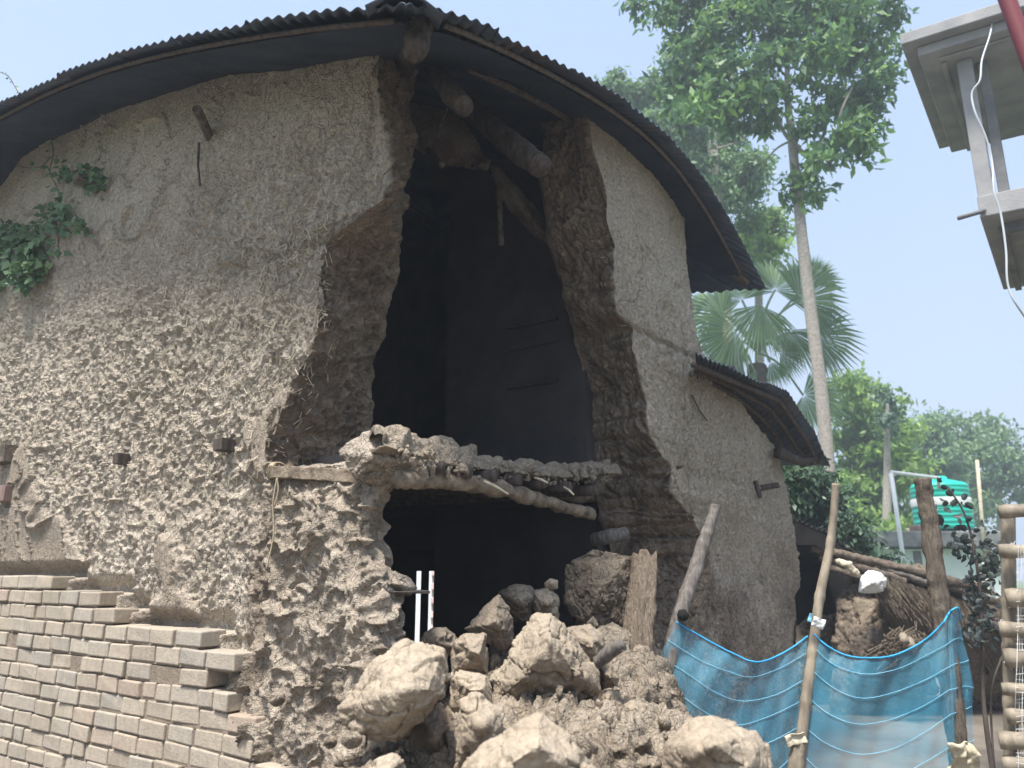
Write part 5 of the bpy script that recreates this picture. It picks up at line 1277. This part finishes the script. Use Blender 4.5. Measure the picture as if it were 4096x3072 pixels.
mb = MB(); fbox(mb, 985, 989, 551, 600, Yo-0.02, 0.03); fbox(mb, 938, 939, 552, 600, Yo-0.02, 0.03); mb.build('pipe', M['concrete'], oh)
tk = empty('water_tank', P(944, 528, Yo+0.6), 'teal green plastic water tank with a white band on the outhouse roof', 'water tank')
cT = P(944, 528, Yo+0.6); zt = P(944, 484, Yo+0.6).z; zb_ = P(944, 530, Yo+0.6).z; rT = 26/F*(Yo+.6)
pr_ = []; hT = zt-zb_
for k in range(0, 41):
    u = k/40; z_ = zb_+hT*u; rr_ = rT*(1+0.025*(abs((u*9) % 1-.5) < 0.2)); pr_.append((rr_ if 0.02 < u < 0.93 else rT*(0.97 if u < .5 else (1-(u-.93)*1.2)), z_))
pr_ += [(rT*0.35, zt+0.12), (rT*0.3, zt+0.2), (0.01, zt+0.21)]
def lathe(mb, c, prf, seg=40):
    b = len(mb.v)
    for r_, z_ in prf:
        for k in range(seg): mb.v.append((c.x+r_*math.cos(2*math.pi*k/seg), c.y+r_*math.sin(2*math.pi*k/seg), z_))
    for i in range(len(prf)-1):
        for k in range(seg): mb.f.append((b+i*seg+k, b+i*seg+(k+1) % seg, b+(i+1)*seg+(k+1) % seg, b+(i+1)*seg+k))
mb = MB(); lathe(mb, cT, pr_); mb.build('tank_body', M['teal'], tk, True)
mb = MB(); lathe(mb, cT, [(rT*1.03, zb_+hT*.50), (rT*1.035, zb_+hT*.51), (rT*1.035, zb_+hT*.66), (rT*1.03, zb_+hT*.67)]); mb.build('label_band', M['plastic_white'], tk, True)
pf = MB(); Yp = Yo-1.0; pf.tube([Vector((P(902, 550, Yp).x, Yp, 0)), P(902, 550, Yp), P(891, 473, Yp)], 0.055, 8); pf.tube([P(891, 472, Yp), P(938, 478, Yp), P(939, 488, Yp+.4)], 0.05, 8)
o = pf.build('water_pipe', M['pvc'], None, True); meta(o, 'grey plastic pipe bent over toward the water tank', 'pipe')
pf = MB(); pf.tube([P(984, 560, Yp), P(982, 520, Yp), P(977, 460, Yp)], 0.045, 8); pf.tube([P(984, 560, Yp), Vector((P(986, 600, Yp).x, Yp, 0))], 0.045, 8)
o = pf.build('thin_pole', M['cloth'], None, True); meta(o, 'thin pale upright pole right of the water tank', 'pole')
mb = MB(); fbox(mb, 930, 935, 526, 532, Yo-.3, .8); fbox(mb, 918, 932, 525, 531, Yo-.2, .5); o = mb.build('tile_stack', M['rust'], None, False, 0.02); meta(o, 'few red tiles stacked on the outhouse roof beside the tank', 'tiles')

# ================================================================== COLLAPSED THATCHED SHED
sh = empty('collapsed_shed', P(880, 700, 9.5), 'collapsed thatched mud shed with a dark opening behind the blue net', 'shed')
o = lump_obj('mud_wall', outline([(836, 660), (838, 600), (846, 578), (875, 570), (905, 590), (915, 640), (940, 690), (850, 730), (828, 720)], 9.2, 1.0), M['rubble'], sh, 301, 0.15, core=0.9, scale=3)
o = lump_obj('mud_wall', outline([(790, 720), (790, 640), (812, 615), (838, 612), (848, 660), (850, 740)], 9.9, 0.8), M['rubble'], sh, 302, 0.12, core=0.9, scale=3)
o = lump_obj('thatch', outline([(866, 568), (890, 566), (930, 572), (962, 590), (985, 610), (1000, 640), (1002, 700), (960, 705), (915, 660), (890, 610)], 9.4, 1.2), M['thatch'], sh, 303, 0.18, core=0.8, scale=3)
# thatch stalks
mb = MB(); r = random.Random(5)
for k in range(1500):
    u = r.random(); v_ = r.random(); x = 872+u*100; y = 572+u*30+v_*20; L = r.uniform(25, 60)
    Yd = 8.75+u*0.3+r.uniform(-.1, .15)-v_*.05; x2 = x+L*0.55+r.gauss(0, 5); y2 = y+L*0.95
    mb.tube([P(x, y, Yd), P((x+x2)/2+2, (y+y2)/2-2, Yd-.05), P(x2, y2, Yd+.1)], 0.006, 3, 0, False)
for k in range(260):
    x = 905+r.gauss(0, 8); y = 638+r.gauss(0, 5); mb.tube([P(x, y, 8.6), P(x+r.gauss(0, 8), y+8, 8.5), P(x+r.gauss(0, 12), y+r.uniform(12, 32), 8.6)], 0.006, 3, 0, False)
o = mb.build('thatch_stalks', M['thatch'], sh); o['kind'] = 'stuff'
mb = MB()
for (x0, y0, x1, y1, r_) in ((820, 556, 905, 582, .05), (826, 566, 890, 590, .045), (845, 556, 950, 580, .05), (860, 562, 940, 588, .04), (812, 548, 870, 562, .05), (900, 575, 985, 588, .05), (925, 580, 1000, 604, .05), (935, 600, 1000, 628, .04)):
    log_obj('roof_pole', [P(x0, y0, 9.1), P((x0+x1)/2, (y0+y1)/2-1, 9.0), P(x1, y1, 9.0)], r_, M['greywood' if r_ < .045 else 'log'], sh, seg=8, amp=0.02, seed=int(x0))
for (x0, y0, x1, y1, w_) in ((845, 555, 925, 578, .5), (915, 572, 985, 590, .5), (950, 596, 1000, 625, .35)):
    a_ = P(x0, y0, 9.3); b_ = P(x1, y1, 9.3); n = 60; V = []
    for j in range(3):
        for i in range(n):
            u = i/(n-1); p = a_+(b_-a_)*u+Vector((0, -0.3+j*0.4, -0.05+j*0.05+0.015*math.cos(u*60))); V.append(p[:])
    o = link('rusty_sheet', mesh_np('rusty_sheet', V, grid_faces(3, n)), M['rust'], sh, True); sd = o.modifiers.new('t', 'SOLIDIFY'); sd.thickness = 0.01
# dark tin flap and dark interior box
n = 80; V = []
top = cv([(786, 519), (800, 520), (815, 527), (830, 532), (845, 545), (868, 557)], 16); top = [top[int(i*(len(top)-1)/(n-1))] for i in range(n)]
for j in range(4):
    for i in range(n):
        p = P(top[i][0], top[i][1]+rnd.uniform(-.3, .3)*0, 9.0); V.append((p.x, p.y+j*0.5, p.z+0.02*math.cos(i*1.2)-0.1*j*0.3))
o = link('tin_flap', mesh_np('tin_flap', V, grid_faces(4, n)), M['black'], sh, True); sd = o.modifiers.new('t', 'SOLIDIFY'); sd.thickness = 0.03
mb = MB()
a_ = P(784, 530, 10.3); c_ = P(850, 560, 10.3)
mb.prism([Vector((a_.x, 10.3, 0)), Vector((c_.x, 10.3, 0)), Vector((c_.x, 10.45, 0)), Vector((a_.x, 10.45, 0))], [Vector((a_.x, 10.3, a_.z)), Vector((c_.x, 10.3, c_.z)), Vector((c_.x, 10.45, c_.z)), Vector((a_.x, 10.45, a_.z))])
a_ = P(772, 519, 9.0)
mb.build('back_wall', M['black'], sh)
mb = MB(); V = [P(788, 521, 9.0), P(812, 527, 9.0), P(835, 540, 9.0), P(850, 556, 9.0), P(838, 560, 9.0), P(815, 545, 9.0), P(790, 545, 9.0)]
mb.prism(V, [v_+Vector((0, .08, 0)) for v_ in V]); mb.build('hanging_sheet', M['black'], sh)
o = lump_obj('white_sack', outline([(858, 592), (861, 578), (868, 571), (880, 573), (887, 580), (884, 592), (872, 594)], 8.55, 0.3), M['plastic_white'], None, 305, 0.03, core=0.0, low=True)
meta(o, 'crumpled white sack on the shoulder of the collapsed shed', 'sack')
o = log_obj('cloth_bundle', [P(838, 562, 8.6), P(848, 566, 8.5), P(858, 574, 8.5)], [.03, .05, .03], M['cloth'], None, seg=9, amp=0.03, seed=4); meta(o, 'knotted rag hanging where the shed poles meet the bamboo', 'rag')
for k, (x, y) in enumerate(((905, 640), (909, 644))):
    pass
mb = MB(); mb.tube([P(903, 636, 8.45), P(905, 642, 8.35)], 0.045, 10); mb.tube([P(909, 640, 8.45), P(912, 647, 8.35)], 0.045, 10)
o = mb.build('bamboo_ends', M['bamboo'], sh, True)
# dark low bank behind sapling
o = lump_obj('earth_bank', outline([(965, 700), (962, 630), (985, 600), (1010, 595), (1060, 610), (1100, 700), (1000, 712)], 9.5, 1.2), M['thatch'], None, 306, 0.15, core=0.9, scale=3)
meta(o, 'dark overgrown bank behind the sapling', 'bank')
# ================================================================== HAZE
hz = MB(); hz.box((0, 60, 12.0), (420, 420, 26.5))
ho = hz.build('haze', None); m = bpy.data.materials.new('haze_air'); m.use_nodes = True; t = m.node_tree
for n_ in list(t.nodes): t.nodes.remove(n_)
out = t.nodes.new('ShaderNodeOutputMaterial'); pv_ = t.nodes.new('ShaderNodeVolumePrincipled'); pv_.inputs['Color'].default_value = (0.80, 0.89, 1.0, 1); pv_.inputs['Density'].default_value = 0.0045; pv_.inputs['Anisotropy'].default_value = 0.2
t.links.new(pv_.outputs[0], out.inputs['Volume']); ho.data.materials.append(m); meta(ho, kind='stuff')
print('DONE')
